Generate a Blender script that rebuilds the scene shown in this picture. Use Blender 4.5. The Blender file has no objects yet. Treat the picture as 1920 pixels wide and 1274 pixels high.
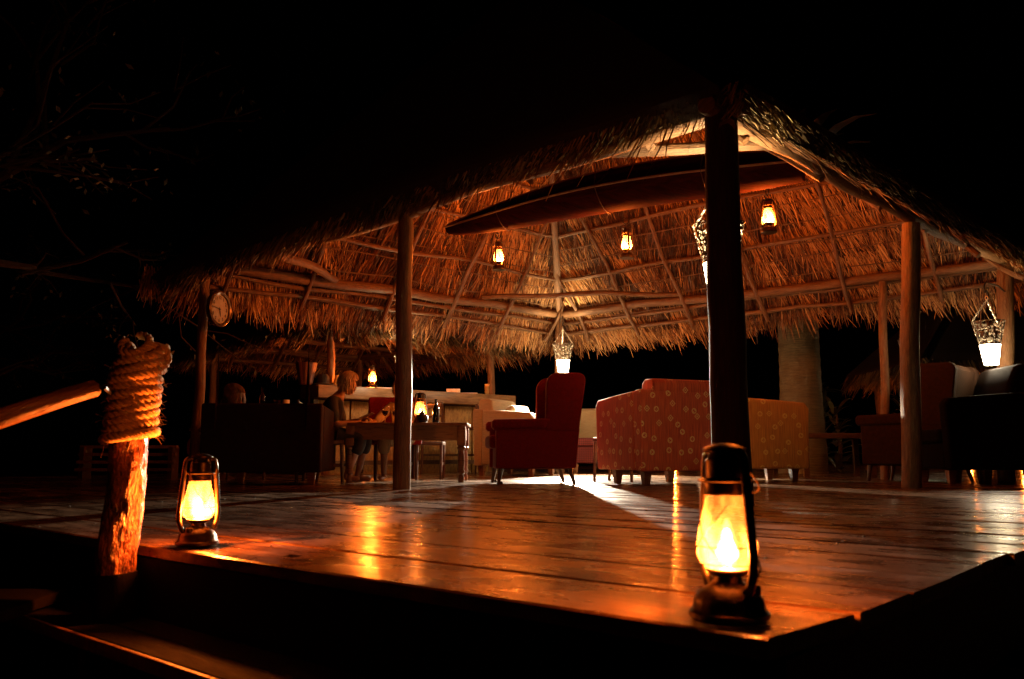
import bpy, bmesh, math, random
import numpy as np
from mathutils import Vector, Matrix, noise

random.seed(7)
rng = np.random.default_rng(7)
scn = bpy.context.scene
col = scn.collection
R = math.radians

# ------------------------------------------------------------------ camera
EYE = 0.29
PITCH = math.atan(213 / 1600)
cam_d = bpy.data.cameras.new('camera')
cam_d.lens = 30.0
cam_d.sensor_width = 36.0
cam_d.clip_start = 0.05
cam_d.clip_end = 400
cam = bpy.data.objects.new('camera', cam_d)
cam.location = (0, 0, EYE)
cam.rotation_euler = (math.pi / 2 + PITCH, 0, 0)
col.objects.link(cam)
scn.camera = cam
cam_d.dof.use_dof = True
cam_d.dof.focus_distance = 8.0
cam_d.dof.aperture_fstop = 5.6

# ------------------------------------------------------------------ night sky
world = bpy.data.worlds.new('World')
scn.world = world
world.use_nodes = True
wn = world.node_tree
sky = wn.nodes.new('ShaderNodeTexSky')
sky.sky_type = 'NISHITA'
sky.sun_disc = False
sky.sun_elevation = R(25)
sky.sun_rotation = R(140)
bg = wn.nodes['Background']
wn.links.new(sky.outputs[0], bg.inputs['Color'])
bg.inputs['Strength'].default_value = 0.00001
moon_d = bpy.data.lights.new('moon', 'SUN')
moon_d.energy = 0.00005
moon_d.angle = R(0.5)
moon_d.color = (0.75, 0.85, 1.0)
moon = bpy.data.objects.new('moon', moon_d)
moon.rotation_euler = (R(65), 0, R(140))
col.objects.link(moon)

scn.view_settings.view_transform = 'Standard'
scn.view_settings.look = 'None'
scn.view_settings.exposure = 0.0
scn.view_settings.gamma = 1.0
scn.view_settings.use_curve_mapping = False
scn.render.engine = 'CYCLES'
cy = scn.cycles
cy.use_denoising = True
cy.max_bounces = 6
cy.diffuse_bounces = 2
cy.glossy_bounces = 3
cy.transmission_bounces = 4
cy.transparent_max_bounces = 16
cy.caustics_reflective = False
cy.caustics_refractive = False
cy.sample_clamp_indirect = 4.0
cy.use_light_tree = True

FLAME = (1.0, 0.165, 0.015)
WARM = (1.0, 0.66, 0.31)
PALE = (1.0, 0.84, 0.62)
POWER = dict(near=24, left=52, hang=118, table=6, bar=115, far=100, basket_corner=5, basket_back=30,
             basket_right=13, basket_bar=9, basket_behind=6)

FLOOR_SPOT = dict(basket_back=5000, basket_right=30)
UP = dict(basket_corner=(420, 84), basket_back=(150, 80), basket_right=(80, 80), basket_bar=(110, 110))

# ------------------------------------------------------------------ helpers
def at(px, py, Y):
    """Point at depth Y seen at a pixel of the 1920 x 1274 photograph."""
    u = (px - 960) / 1600; v = (637 - py) / 1600
    y = math.cos(PITCH) - v * math.sin(PITCH); z = math.sin(PITCH) + v * math.cos(PITCH)
    t = Y / y
    return Vector((u * t, Y, EYE + z * t))

def tag(o, label=None, cat=None, group=None, kind=None):
    if label: o['label'] = label
    if cat: o['category'] = cat
    if group: o['group'] = group
    if kind: o['kind'] = kind
    return o

def empty(name, loc=(0, 0, 0), rz=0.0, label=None, cat=None, group=None, kind=None):
    o = bpy.data.objects.new(name, None)
    col.objects.link(o)
    o.location = loc
    o.rotation_euler = (0, 0, rz)
    o.empty_display_size = 0.1
    return tag(o, label, cat, group, kind)

def copy_tree(o, parent=None):
    c = o.copy()
    col.objects.link(c)
    if parent is not None:
        mi = o.matrix_parent_inverse.copy()
        c.parent = parent
        c.matrix_parent_inverse = mi
    for ch in list(o.children):
        copy_tree(ch, c)
    return c

class MB:
    """Collects shapes and links them as one mesh object."""
    def __init__(s):
        s.v = []; s.f = []; s.uv = []; s.sm = []
    def add(s, verts, faces, uvs=None, smooth=True, M=None):
        b = len(s.v)
        for p in verts:
            p = Vector(p)
            s.v.append(tuple(M @ p) if M else tuple(p))
        for i, f in enumerate(faces):
            s.f.append(tuple(b + k for k in f))
            s.uv.append(uvs[i] if uvs else None)
            s.sm.append(smooth)
        return s
    def box(s, c, size, rot=None, bevel=0.0, seg=2, smooth=None, taper=None):
        bm = bmesh.new()
        bmesh.ops.create_cube(bm, size=1.0)
        for v in bm.verts:
            k = 1.0
            if taper and v.co.z < 0: k = taper
            v.co = Vector((v.co.x * size[0] * k, v.co.y * size[1] * k, v.co.z * size[2]))
        if bevel > 0:
            bmesh.ops.bevel(bm, geom=bm.edges[:] , offset=bevel, segments=seg, affect='EDGES', profile=0.6)
        M = Matrix.Translation(c) @ (rot.to_4x4() if rot else Matrix.Identity(4))
        bm.verts.index_update()
        s.add([v.co for v in bm.verts], [[v.index for v in f.verts] for f in bm.faces], None,
              (bevel > 0) if smooth is None else smooth, M)
        bm.free()
        return s
    def prism(s, prof, y0, y1, bevel=0.0, seg=2, M=None):
        """profile of (x, z) points extruded along y."""
        bm = bmesh.new()
        a = [bm.verts.new((x, y0, z)) for x, z in prof]
        f = bm.faces.new(a)
        r = bmesh.ops.extrude_face_region(bm, geom=[f])
        for e in r['geom']:
            if isinstance(e, bmesh.types.BMVert): e.co.y = y1
        bmesh.ops.recalc_face_normals(bm, faces=bm.faces)
        if bevel > 0:
            ed = [e for e in bm.edges if len(e.link_faces) == 2 and e.calc_face_angle(0) > 0.9]
            bmesh.ops.bevel(bm, geom=ed, offset=bevel, segments=seg, affect='EDGES', profile=0.6)
        bm.verts.index_update()
        s.add([v.co for v in bm.verts], [[v.index for v in q.verts] for q in bm.faces], None, True, M)
        bm.free()
        return s
    def tube(s, pts, rad, n=8, caps=True, v0=0.0, rough=0.0, M=None):
        pts = [Vector(p) for p in pts]
        m = len(pts)
        if not hasattr(rad, '__len__'): rad = [rad] * m
        T = []
        for i in range(m):
            a = pts[max(i - 1, 0)]; b = pts[min(i + 1, m - 1)]
            T.append((b - a).normalized())
        up = Vector((0, 0, 1)) if abs(T[0].z) < 0.9 else Vector((1, 0, 0))
        N = (up - T[0] * up.dot(T[0])).normalized()
        V = []; D = [v0]
        for i in range(m):
            if i:
                N = (N - T[i] * N.dot(T[i])).normalized()
                D.append(D[-1] + (pts[i] - pts[i - 1]).length)
            B = T[i].cross(N)
            for k in range(n):
                a = 2 * math.pi * k / n
                r = rad[i]
                if rough: r *= 1 + rough * noise.noise(Vector((math.cos(a) * 1.3, math.sin(a) * 1.3, D[-1] * 3 + pts[0].x * 7)))
                V.append(pts[i] + (N * math.cos(a) + B * math.sin(a)) * r)
        F = []; U = []
        cir = 2 * math.pi * max(rad)
        for i in range(m - 1):
            for k in range(n):
                k2 = (k + 1) % n
                F.append((i * n + k, i * n + k2, (i + 1) * n + k2, (i + 1) * n + k))
                u0 = k / n * cir; u1 = (k + 1) / n * cir
                U.append(((u0, D[i]), (u1, D[i]), (u1, D[i + 1]), (u0, D[i + 1])))
        if caps:
            F.append(tuple(range(n - 1, -1, -1))); U.append(tuple((0.02 * math.cos(6.28 * k / n), 0.02 * math.sin(6.28 * k / n)) for k in range(n)))
            F.append(tuple((m - 1) * n + k for k in range(n))); U.append(tuple((0.02 * math.cos(6.28 * k / n), 0.02 * math.sin(6.28 * k / n)) for k in range(n)))
        s.add(V, F, U, True, M)
        return s
    def lathe(s, prof, n=24, M=None, closed=False):
        """profile of (r, z)."""
        V = []; F = []
        for r, z in prof:
            for k in range(n):
                a = 2 * math.pi * k / n
                V.append((max(r, 1e-4) * math.cos(a), max(r, 1e-4) * math.sin(a), z))
        m = len(prof)
        for i in range(m - 1):
            for k in range(n):
                k2 = (k + 1) % n
                F.append((i * n + k, i * n + k2, (i + 1) * n + k2, (i + 1) * n + k))
        s.add(V, F, None, True, M)
        return s
    def build(s, name, mat, parent=None, loc=None, rz=None, auto=40):
        me = bpy.data.meshes.new(name)
        me.from_pydata([tuple(p) for p in s.v], [], s.f)
        me.polygons.foreach_set('use_smooth', s.sm)
        uvl = me.uv_layers.new(name='UVMap')
        data = np.zeros(len(me.loops) * 2)
        vs = s.v
        for pi, poly in enumerate(me.polygons):
            u = s.uv[pi]
            if u is None:
                nx, ny, nz = map(abs, poly.normal)
                for li in poly.loop_indices:
                    p = vs[me.loops[li].vertex_index]
                    if nx >= ny and nx >= nz: q = (p[1], p[2])
                    elif ny >= nz: q = (p[0], p[2])
                    else: q = (p[0], p[1])
                    data[2 * li] = q[0]; data[2 * li + 1] = q[1]
            else:
                for j, li in enumerate(poly.loop_indices):
                    data[2 * li], data[2 * li + 1] = u[j]
        uvl.data.foreach_set('uv', data)
        me.materials.append(mat)
        me.update()
        if auto:
            try: me.set_sharp_from_angle(angle=R(auto))
            except Exception: pass
        o = bpy.data.objects.new(name, me)
        col.objects.link(o)
        if parent is not None: o.parent = parent
        if loc is not None: o.location = loc
        if rz is not None: o.rotation_euler = (0, 0, rz)
        return o

# ------------------------------------------------------------------ materials
class NT:
    def __init__(s, name):
        s.m = bpy.data.materials.new(name); s.m.use_nodes = True
        s.t = s.m.node_tree; s.p = s.t.nodes['Principled BSDF']; s.o = s.t.nodes['Material Output']
    def n(s, t, **kw):
        x = s.t.nodes.new(t)
        for k, v in kw.items():
            if k in x.inputs: x.inputs[k].default_value = v
            else: setattr(x, k, v)
        return x
    def l(s, a, b): s.t.links.new(a, b)
    def ramp(s, fac, stops):
        r = s.n('ShaderNodeValToRGB')
        e = r.color_ramp.elements
        while len(e) < len(stops): e.new(0.5)
        for i, (p, c) in enumerate(stops):
            e[i].position = p
            e[i].color = (c[0], c[1], c[2], 1) if hasattr(c, '__len__') else (c, c, c, 1)
        s.l(fac, r.inputs[0])
        return r.outputs[0]

def rough_mat(name, c1, c2, scale=8, stretch=(1, 1, 1), rough=0.6, bump=0.3, dist=0.004, coord='UV', spec=0.5, coat=0.0,
              coat_r=0.1, detail=6, rough_var=0.1, metallic=0.0, sheen=0.0, contrast=(0.3, 0.7)):
    t = NT(name)
    tc = t.n('ShaderNodeTexCoord'); mp = t.n('ShaderNodeMapping')
    mp.inputs['Scale'].default_value = stretch
    t.l(tc.outputs[coord], mp.inputs[0])
    oi = t.n('ShaderNodeObjectInfo')
    ad = t.n('ShaderNodeVectorMath', operation='ADD')
    sc = t.n('ShaderNodeMath', operation='MULTIPLY'); sc.inputs[1].default_value = 37.0
    t.l(oi.outputs['Random'], sc.inputs[0]); t.l(mp.outputs[0], ad.inputs[0]); t.l(sc.outputs[0], ad.inputs[1])
    nz = t.n('ShaderNodeTexNoise'); nz.inputs['Scale'].default_value = scale; nz.inputs['Detail'].default_value = detail
    nz.inputs['Roughness'].default_value = 0.65
    t.l(ad.outputs[0], nz.inputs['Vector'])
    c = t.ramp(nz.outputs['Fac'], [(contrast[0], c1), (contrast[1], c2)])
    t.l(c, t.p.inputs['Base Color'])
    nb = t.n('ShaderNodeTexNoise'); nb.inputs['Scale'].default_value = scale * 2.7; nb.inputs['Detail'].default_value = 5
    t.l(ad.outputs[0], nb.inputs['Vector'])
    bp = t.n('ShaderNodeBump'); bp.inputs['Strength'].default_value = bump; bp.inputs['Distance'].default_value = dist
    t.l(nb.outputs['Fac'], bp.inputs['Height']); t.l(bp.outputs[0], t.p.inputs['Normal'])
    rr = t.ramp(nz.outputs['Fac'], [(0.3, max(0.02, rough - rough_var)), (0.7, min(1, rough + rough_var))])
    t.l(rr, t.p.inputs['Roughness'])
    t.p.inputs['Specular IOR Level'].default_value = spec
    t.p.inputs['Metallic'].default_value = metallic
    t.p.inputs['Coat Weight'].default_value = coat
    t.p.inputs['Coat Roughness'].default_value = coat_r
    t.p.inputs['Sheen Weight'].default_value = sheen
    return t.m

def deck_mat():
    t = NT('deck_boards')
    tc = t.n('ShaderNodeTexCoord'); oi = t.n('ShaderNodeObjectInfo')
    mp = t.n('ShaderNodeMapping'); mp.inputs['Scale'].default_value = (1.2, 9, 9)
    t.l(tc.outputs['Object'], mp.inputs[0])
    ad = t.n('ShaderNodeVectorMath', operation='ADD')
    sc = t.n('ShaderNodeMath', operation='MULTIPLY'); sc.inputs[1].default_value = 91.0
    t.l(oi.outputs['Random'], sc.inputs[0]); t.l(mp.outputs[0], ad.inputs[0]); t.l(sc.outputs[0], ad.inputs[1])
    grain = t.n('ShaderNodeTexNoise', Scale=3.0, Detail=8.0, Roughness=0.7)
    t.l(ad.outputs[0], grain.inputs['Vector'])
    mp2 = t.n('ShaderNodeMapping'); mp2.inputs['Scale'].default_value = (2.2, 4.5, 4.5)
    t.l(tc.outputs['Object'], mp2.inputs[0])
    ad2 = t.n('ShaderNodeVectorMath', operation='ADD'); t.l(mp2.outputs[0], ad2.inputs[0]); t.l(sc.outputs[0], ad2.inputs[1])
    blot = t.n('ShaderNodeTexNoise', Scale=1.6, Detail=6.0, Roughness=0.62)
    t.l(ad2.outputs[0], blot.inputs['Vector'])
    mx = t.n('ShaderNodeMix', data_type='FLOAT'); mx.inputs[0].default_value = 0.5
    t.l(grain.outputs['Fac'], mx.inputs[2]); t.l(blot.outputs['Fac'], mx.inputs[3])
    c = t.ramp(mx.outputs[0], [(0.34, (0.035, 0.016, 0.008)), (0.5, (0.125, 0.066, 0.033)), (0.66, (0.29, 0.17, 0.09))])
    hs = t.n('ShaderNodeHueSaturation')
    vr = t.n('ShaderNodeMapRange'); vr.inputs[3].default_value = 0.6; vr.inputs[4].default_value = 1.3
    t.l(oi.outputs['Random'], vr.inputs[0]); t.l(vr.outputs[0], hs.inputs['Value']); t.l(c, hs.inputs['Color'])
    t.l(hs.outputs[0], t.p.inputs['Base Color'])
    rr = t.ramp(blot.outputs['Fac'], [(0.35, 0.20), (0.6, 0.34), (0.75, 0.55)])
    t.l(rr, t.p.inputs['Roughness'])
    t.p.inputs['Specular IOR Level'].default_value = 0.5
    t.p.inputs['Coat Weight'].default_value = 0.4
    cr = t.ramp(blot.outputs['Fac'], [(0.35, 0.07), (0.6, 0.15), (0.75, 0.3)])
    t.l(cr, t.p.inputs['Coat Roughness'])
    cbp = t.n('ShaderNodeBump', Strength=0.5, Distance=0.003)
    # fine ripple: grain plus small pits
    mp3 = t.n('ShaderNodeMapping'); mp3.inputs['Scale'].default_value = (3.5, 11, 11); t.l(tc.outputs['Object'], mp3.inputs[0])
    ad3 = t.n('ShaderNodeVectorMath', operation='ADD'); t.l(mp3.outputs[0], ad3.inputs[0]); t.l(sc.outputs[0], ad3.inputs[1])
    big = t.n('ShaderNodeTexNoise', Scale=1.0, Detail=2.0); t.l(ad3.outputs[0], big.inputs['Vector'])
    bb = t.n('ShaderNodeBump', Strength=0.6, Distance=0.010); t.l(big.outputs['Fac'], bb.inputs['Height'])
    fine = t.n('ShaderNodeTexNoise', Scale=70.0, Detail=4.0)
    t.l(tc.outputs['Object'], fine.inputs['Vector'])
    a1 = t.n('ShaderNodeMath', operation='MULTIPLY_ADD'); a1.inputs[1].default_value = 0.35
    t.l(fine.outputs['Fac'], a1.inputs[0]); t.l(mx.outputs[0], a1.inputs[2])
    bp = t.n('ShaderNodeBump', Strength=0.7, Distance=0.006)
    t.l(a1.outputs[0], bp.inputs['Height']); t.l(bp.outputs[0], t.p.inputs['Normal'])
    t.l(bb.outputs[0], bp.inputs['Normal']); t.l(bb.outputs[0], cbp.inputs['Normal'])
    t.l(a1.outputs[0], cbp.inputs['Height']); t.l(cbp.outputs[0], t.p.inputs['Coat Normal'])
    return t.m

def straw_mat(name, dark, mid, light):
    t = NT(name)
    a = t.n('ShaderNodeAttribute', attribute_name='rnd')
    c = t.ramp(a.outputs['Fac'], [(0.0, dark), (0.5, mid), (1.0, light)])
    t.l(c, t.p.inputs['Base Color'])
    t.p.inputs['Roughness'].default_value = 0.55
    t.p.inputs['Specular IOR Level'].default_value = 0.3
    return t.m

def emit_mat(name, color, strength, clear=0.0, soft=False):
    t = NT(name)
    e = t.n('ShaderNodeEmission'); e.inputs[0].default_value = (*color, 1); e.inputs[1].default_value = strength
    if clear > 0:
        tr = t.n('ShaderNodeBsdfTransparent'); tr.inputs[0].default_value = (clear, clear, clear, 1)
        mx = t.n('ShaderNodeAddShader')
        t.l(e.outputs[0], mx.inputs[0]); t.l(tr.outputs[0], mx.inputs[1]); t.l(mx.outputs[0], t.o.inputs[0])
    else: t.l(e.outputs[0], t.o.inputs[0])
    if soft:
        lw = t.n('ShaderNodeLayerWeight'); lw.inputs[0].default_value = 0.5
        iv = t.n('ShaderNodeMath', operation='SUBTRACT'); iv.inputs[0].default_value = 1.0; t.l(lw.outputs['Facing'], iv.inputs[1])
        pw = t.n('ShaderNodeMath', operation='POWER'); pw.inputs[1].default_value = 3.0; t.l(iv.outputs[0], pw.inputs[0])
        ml = t.n('ShaderNodeMath', operation='MULTIPLY'); ml.inputs[1].default_value = strength; t.l(pw.outputs[0], ml.inputs[0]); t.l(ml.outputs[0], e.inputs[1])
    t.m.cycles.emission_sampling = 'NONE'
    return t.m

def soot_glass(name, film):
    """thin lamp glass: clear, with a faint scattering film of soot and a reflection."""
    t = NT(name)
    tr = t.n('ShaderNodeBsdfTransparent'); tr.inputs[0].default_value = (0.85, 0.83, 0.78, 1)
    tl = t.n('ShaderNodeBsdfTranslucent'); gl = t.n('ShaderNodeBsdfGlossy', Roughness=0.06)
    tc = t.n('ShaderNodeTexCoord'); nz = t.n('ShaderNodeTexNoise', Scale=26.0, Detail=5.0)
    mp = t.n('ShaderNodeMapping'); mp.inputs['Scale'].default_value = (1, 1, 0.35)
    t.l(tc.outputs['Object'], mp.inputs[0]); t.l(mp.outputs[0], nz.inputs['Vector'])
    c = t.ramp(nz.outputs['Fac'], [(0.36, (film * 0.22,) * 3), (0.66, (film * 2.0,) * 3)])
    t.l(c, tl.inputs[0])
    ad = t.n('ShaderNodeAddShader'); t.l(tr.outputs[0], ad.inputs[0]); t.l(tl.outputs[0], ad.inputs[1])
    mx = t.n('ShaderNodeMixShader'); mx.inputs[0].default_value = 0.04
    t.l(ad.outputs[0], mx.inputs[1]); t.l(gl.outputs[0], mx.inputs[2]); t.l(mx.outputs[0], t.o.inputs[0])
    return t.m

def clear_glass(name, tint=(1, 1, 1)):
    t = NT(name)
    t.p.inputs['Base Color'].default_value = (*tint, 1)
    t.p.inputs['Transmission Weight'].default_value = 1
    t.p.inputs['Roughness'].default_value = 0.03
    return t.m

def motif_mat(name, base1, base2, motif, scale=7.0):
    t = NT(name)
    tc = t.n('ShaderNodeTexCoord')
    vo = t.n('ShaderNodeTexVoronoi', voronoi_dimensions='2D'); vo.inputs['Scale'].default_value = scale; vo.inputs['Randomness'].default_value = 0.75
    t.l(tc.outputs['UV'], vo.inputs['Vector'])
    mh = t.n('ShaderNodeTexVoronoi', voronoi_dimensions='2D', distance='MANHATTAN'); mh.inputs['Scale'].default_value = scale; mh.inputs['Randomness'].default_value = 0.75
    t.l(tc.outputs['UV'], mh.inputs['Vector'])
    def ring(src, r0, r1):
        a = t.n('ShaderNodeMath', operation='COMPARE'); a.inputs[1].default_value = (r0 + r1) / 2; a.inputs[2].default_value = (r1 - r0) / 2
        t.l(src, a.inputs[0]); return a.outputs[0]
    r1 = ring(vo.outputs['Distance'], 0.13, 0.20); r2 = ring(mh.outputs['Distance'], 0.16, 0.24)
    dot = ring(vo.outputs['Distance'], -0.1, 0.055)
    # cross-hatch inside the round motif
    wv = t.n('ShaderNodeTexChecker', Scale=scale * 9.0); t.l(tc.outputs['UV'], wv.inputs['Vector'])
    inner = ring(vo.outputs['Distance'], 0.06, 0.19)
    hat = t.n('ShaderNodeMath', operation='MULTIPLY'); t.l(wv.outputs['Fac'], hat.inputs[0]); t.l(inner, hat.inputs[1])
    mxa = t.n('ShaderNodeMath', operation='MAXIMUM'); t.l(r1, mxa.inputs[0]); t.l(hat.outputs[0], mxa.inputs[1])
    mxb = t.n('ShaderNodeMath', operation='MAXIMUM'); t.l(r2, mxb.inputs[0]); t.l(dot, mxb.inputs[1])
    sp = t.n('ShaderNodeSeparateColor'); t.l(vo.outputs['Color'], sp.inputs[0])
    gt = t.n('ShaderNodeMath', operation='GREATER_THAN'); gt.inputs[1].default_value = 0.42; t.l(sp.outputs[0], gt.inputs[0])
    mx = t.n('ShaderNodeMix', data_type='FLOAT'); t.l(gt.outputs[0], mx.inputs[0]); t.l(mxb.outputs[0], mx.inputs[2]); t.l(mxa.outputs[0], mx.inputs[3])
    mpp = t.n('ShaderNodeMapping'); mpp.inputs['Scale'].default_value = (150, 5, 1); t.l(tc.outputs['UV'], mpp.inputs[0])
    nz = t.n('ShaderNodeTexNoise', Scale=1.0, Detail=3.0); t.l(mpp.outputs[0], nz.inputs['Vector'])
    base = t.ramp(nz.outputs['Fac'], [(0.35, base1), (0.65, base2)])
    cm = t.n('ShaderNodeMix', data_type='RGBA')
    t.l(mx.outputs[0], cm.inputs[0]); t.l(base, cm.inputs[6]); cm.inputs[7].default_value = (*motif, 1)
    t.l(cm.outputs[2], t.p.inputs['Base Color'])
    bp = t.n('ShaderNodeBump', Strength=0.35, Distance=0.002); t.l(nz.outputs['Fac'], bp.inputs['Height']); t.l(bp.outputs[0], t.p.inputs['Normal'])
    t.p.inputs['Roughness'].default_value = 0.8; t.p.inputs['Sheen Weight'].default_value = 0.3
    return t.m

def check_mat(name, a, b, s):
    t = NT(name)
    tc = t.n('ShaderNodeTexCoord'); mp = t.n('ShaderNodeMapping'); mp.inputs['Rotation'].default_value = (0, 0, R(45))
    t.l(tc.outputs['UV'], mp.inputs[0]); ck = t.n('ShaderNodeTexChecker', Scale=s)
    ck.inputs['Color1'].default_value = (*a, 1); ck.inputs['Color2'].default_value = (*b, 1)
    t.l(mp.outputs[0], ck.inputs['Vector']); t.l(ck.outputs[0], t.p.inputs['Base Color']); t.p.inputs['Roughness'].default_value = 0.85
    return t.m

def stripe_mat(name, a, b, n):
    t = NT(name)
    tc = t.n('ShaderNodeTexCoord'); sp = t.n('ShaderNodeSeparateXYZ'); t.l(tc.outputs['Object'], sp.inputs[0])
    at2 = t.n('ShaderNodeMath', operation='ARCTAN2'); t.l(sp.outputs[1], at2.inputs[0]); t.l(sp.outputs[0], at2.inputs[1])
    ml = t.n('ShaderNodeMath', operation='MULTIPLY'); ml.inputs[1].default_value = n; t.l(at2.outputs[0], ml.inputs[0])
    si = t.n('ShaderNodeMath', operation='SINE'); t.l(ml.outputs[0], si.inputs[0])
    mr = t.n('ShaderNodeMapRange'); mr.inputs[1].default_value = -1; t.l(si.outputs[0], mr.inputs[0])
    c = t.ramp(mr.outputs[0], [(0.45, a), (0.55, b)]); t.l(c, t.p.inputs['Base Color']); t.p.inputs['Roughness'].default_value = 0.7
    return t.m

M = {}
M['deck'] = deck_mat()
M['pole'] = rough_mat('peeled_pole', (0.045, 0.020, 0.009), (0.22, 0.115, 0.050), 8, (9, 1.3, 1), 0.55, 0.8, 0.012, rough_var=0.12)
M['pole_dark'] = rough_mat('varnished_pole', (0.09, 0.042, 0.018), (0.27, 0.145, 0.065), 7, (9, 1.1, 1), 0.48, 0.8, 0.012, rough_var=0.1, spec=0.3)
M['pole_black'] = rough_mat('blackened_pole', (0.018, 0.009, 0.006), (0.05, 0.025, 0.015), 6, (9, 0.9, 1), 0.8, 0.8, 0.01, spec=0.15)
M['rail_wood'] = rough_mat('rail_wood', (0.16, 0.07, 0.035), (0.5, 0.26, 0.12), 14, (3, 0.5, 1), 0.42, 0.8, 0.01)
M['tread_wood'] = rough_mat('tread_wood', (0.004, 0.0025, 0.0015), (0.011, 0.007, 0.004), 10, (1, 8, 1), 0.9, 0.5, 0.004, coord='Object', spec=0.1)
M['bark'] = rough_mat('red_bark', (0.05, 0.014, 0.008), (0.42, 0.15, 0.07), 26, (1.6, 0.6, 1), 0.33, 1.0, 0.02, rough_var=0.16, contrast=(0.4, 0.62))
M['mat_under'] = rough_mat('thatch_mat', (0.012, 0.005, 0.002), (0.055, 0.024, 0.010), 9, (14, 1.5, 1), 0.9, 1.0, 0.03)
M['straw'] = straw_mat('straw', (0.032, 0.012, 0.005), (0.18, 0.078, 0.028), (0.66, 0.40, 0.17))
M['straw_out'] = straw_mat('weathered_straw', (0.025, 0.018, 0.010), (0.10, 0.07, 0.035), (0.36, 0.27, 0.14))
M['iron'] = rough_mat('black_iron', (0.012, 0.011, 0.010), (0.045, 0.04, 0.035), 30, (1, 1, 1), 0.45, 0.3, 0.001, coord='Object', metallic=0.4)
M['lamp_metal'] = rough_mat('lamp_metal', (0.03, 0.02, 0.013), (0.13, 0.085, 0.045), 38, (1, 1, 1), 0.38, 0.35, 0.0012, coord='Object', metallic=0.85)
M['lattice'] = rough_mat('lattice_metal', (0.05, 0.045, 0.04), (0.22, 0.2, 0.17), 60, (1, 1, 1), 0.4, 0.3, 0.001, coord='Object', metallic=0.6)
M['globe'] = soot_glass('sooty_globe', 0.085)
M['flame'] = emit_mat('flame', (1.0, 0.50, 0.14), 90, 1.0, True)
M['shade'] = emit_mat('frosted_shade', (1.0, 0.84, 0.55), 16, 0.85)
M['chain'] = rough_mat('chain_steel', (0.3, 0.28, 0.25), (0.6, 0.57, 0.5), 30, (1, 1, 1), 0.35, 0.1, 0.001, metallic=0.8)
M['rope'] = rough_mat('sisal_rope', (0.46, 0.28, 0.13), (0.85, 0.60, 0.30), 60, (1, 0.3, 1), 0.8, 0.8, 0.003)
M['red_fabric'] = rough_mat('red_fabric', (0.11, 0.003, 0.004), (0.20, 0.006, 0.006), 40, (1, 1, 1), 0.9, 0.2, 0.002, sheen=0.1, spec=0.2)
M['cream_fabric'] = rough_mat('cream_fabric', (0.24, 0.19, 0.11), (0.36, 0.30, 0.19), 34, (0.4, 3, 1), 0.9, 0.4, 0.003, sheen=0.2)
M['brown_fabric'] = rough_mat('brown_fabric', (0.018, 0.009, 0.006), (0.035, 0.017, 0.010), 30, (1, 1, 1), 0.95, 0.3, 0.002, spec=0.08)
M['dark_fabric'] = rough_mat('dark_fabric', (0.003, 0.0015, 0.0015), (0.007, 0.004, 0.003), 30, (1, 1, 1), 0.95, 0.3, 0.002, spec=0.05)
M['motif_red'] = motif_mat('orange_motif_cloth', (0.46, 0.060, 0.022), (0.78, 0.17, 0.05), (0.86, 0.68, 0.30), 7.6)
M['motif_gold'] = motif_mat('gold_motif_cloth', (0.55, 0.24, 0.04), (0.80, 0.42, 0.08), (0.90, 0.72, 0.22), 7.6)
M['check'] = check_mat('red_check_cloth', (0.13, 0.014, 0.016), (0.05, 0.003, 0.005), 46)
M['dark_wood'] = rough_mat('dark_wood', (0.030, 0.014, 0.008), (0.085, 0.040, 0.020), 8, (2, 8, 1), 0.35, 0.2, 0.002, coord='UV')
M['table_wood'] = rough_mat('table_wood', (0.10, 0.045, 0.022), (0.22, 0.105, 0.05), 7, (1.2, 9, 1), 0.32, 0.2, 0.002)
M['bar_wood'] = rough_mat('bar_slab_wood', (0.12, 0.065, 0.03), (0.34, 0.21, 0.10), 5, (1.0, 6, 1), 0.4, 0.3, 0.003)
M['straw_board'] = rough_mat('straw_plaster', (0.16, 0.10, 0.035), (0.46, 0.30, 0.11), 34, (1, 0.45, 1), 0.8, 0.6, 0.006)
M['hull'] = rough_mat('canoe_wood', (0.012, 0.002, 0.001), (0.055, 0.008, 0.005), 5, (1, 7, 1), 0.85, 0.35, 0.006, spec=0.04)
M['rim'] = rough_mat('canoe_rim', (0.20, 0.10, 0.05), (0.36, 0.2, 0.1), 8, (1, 1, 1), 0.35, 0.2, 0.002)
M['soil'] = rough_mat('soil', (0.020, 0.013, 0.008), (0.05, 0.034, 0.02), 3, (1, 1, 1), 0.95, 0.8, 0.03, coord='Object')
M['trunk'] = rough_mat('palm_bark', (0.09, 0.075, 0.045), (0.24, 0.20, 0.12), 9, (0.5, 9, 1), 0.85, 1.0, 0.02)
M['leaf'] = rough_mat('leaf', (0.02, 0.028, 0.010), (0.07, 0.07, 0.03), 6, (1, 1, 1), 0.55, 0.1, 0.002)
M['branch'] = rough_mat('branch_bark', (0.02, 0.012, 0.008), (0.05, 0.032, 0.02), 12, (1, 1, 1), 0.85, 0.6, 0.01)
M['dial'] = rough_mat('clock_dial', (0.34, 0.29, 0.21), (0.42, 0.37, 0.28), 12, (1, 1, 1), 0.5, 0.05, 0.001)
M['ink'] = rough_mat('black_ink', (0.02, 0.02, 0.02), (0.03, 0.03, 0.03), 12, (1, 1, 1), 0.5, 0.05, 0.001)
M['clock_rim'] = rough_mat('clock_rim', (0.06, 0.035, 0.02), (0.14, 0.09, 0.05), 12, (1, 1, 1), 0.25, 0.05, 0.001, metallic=0.3)
M['skin'] = rough_mat('skin', (0.22, 0.11, 0.065), (0.30, 0.16, 0.10), 14, (1, 1, 1), 0.5, 0.05, 0.001, coord='Object')
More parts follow.
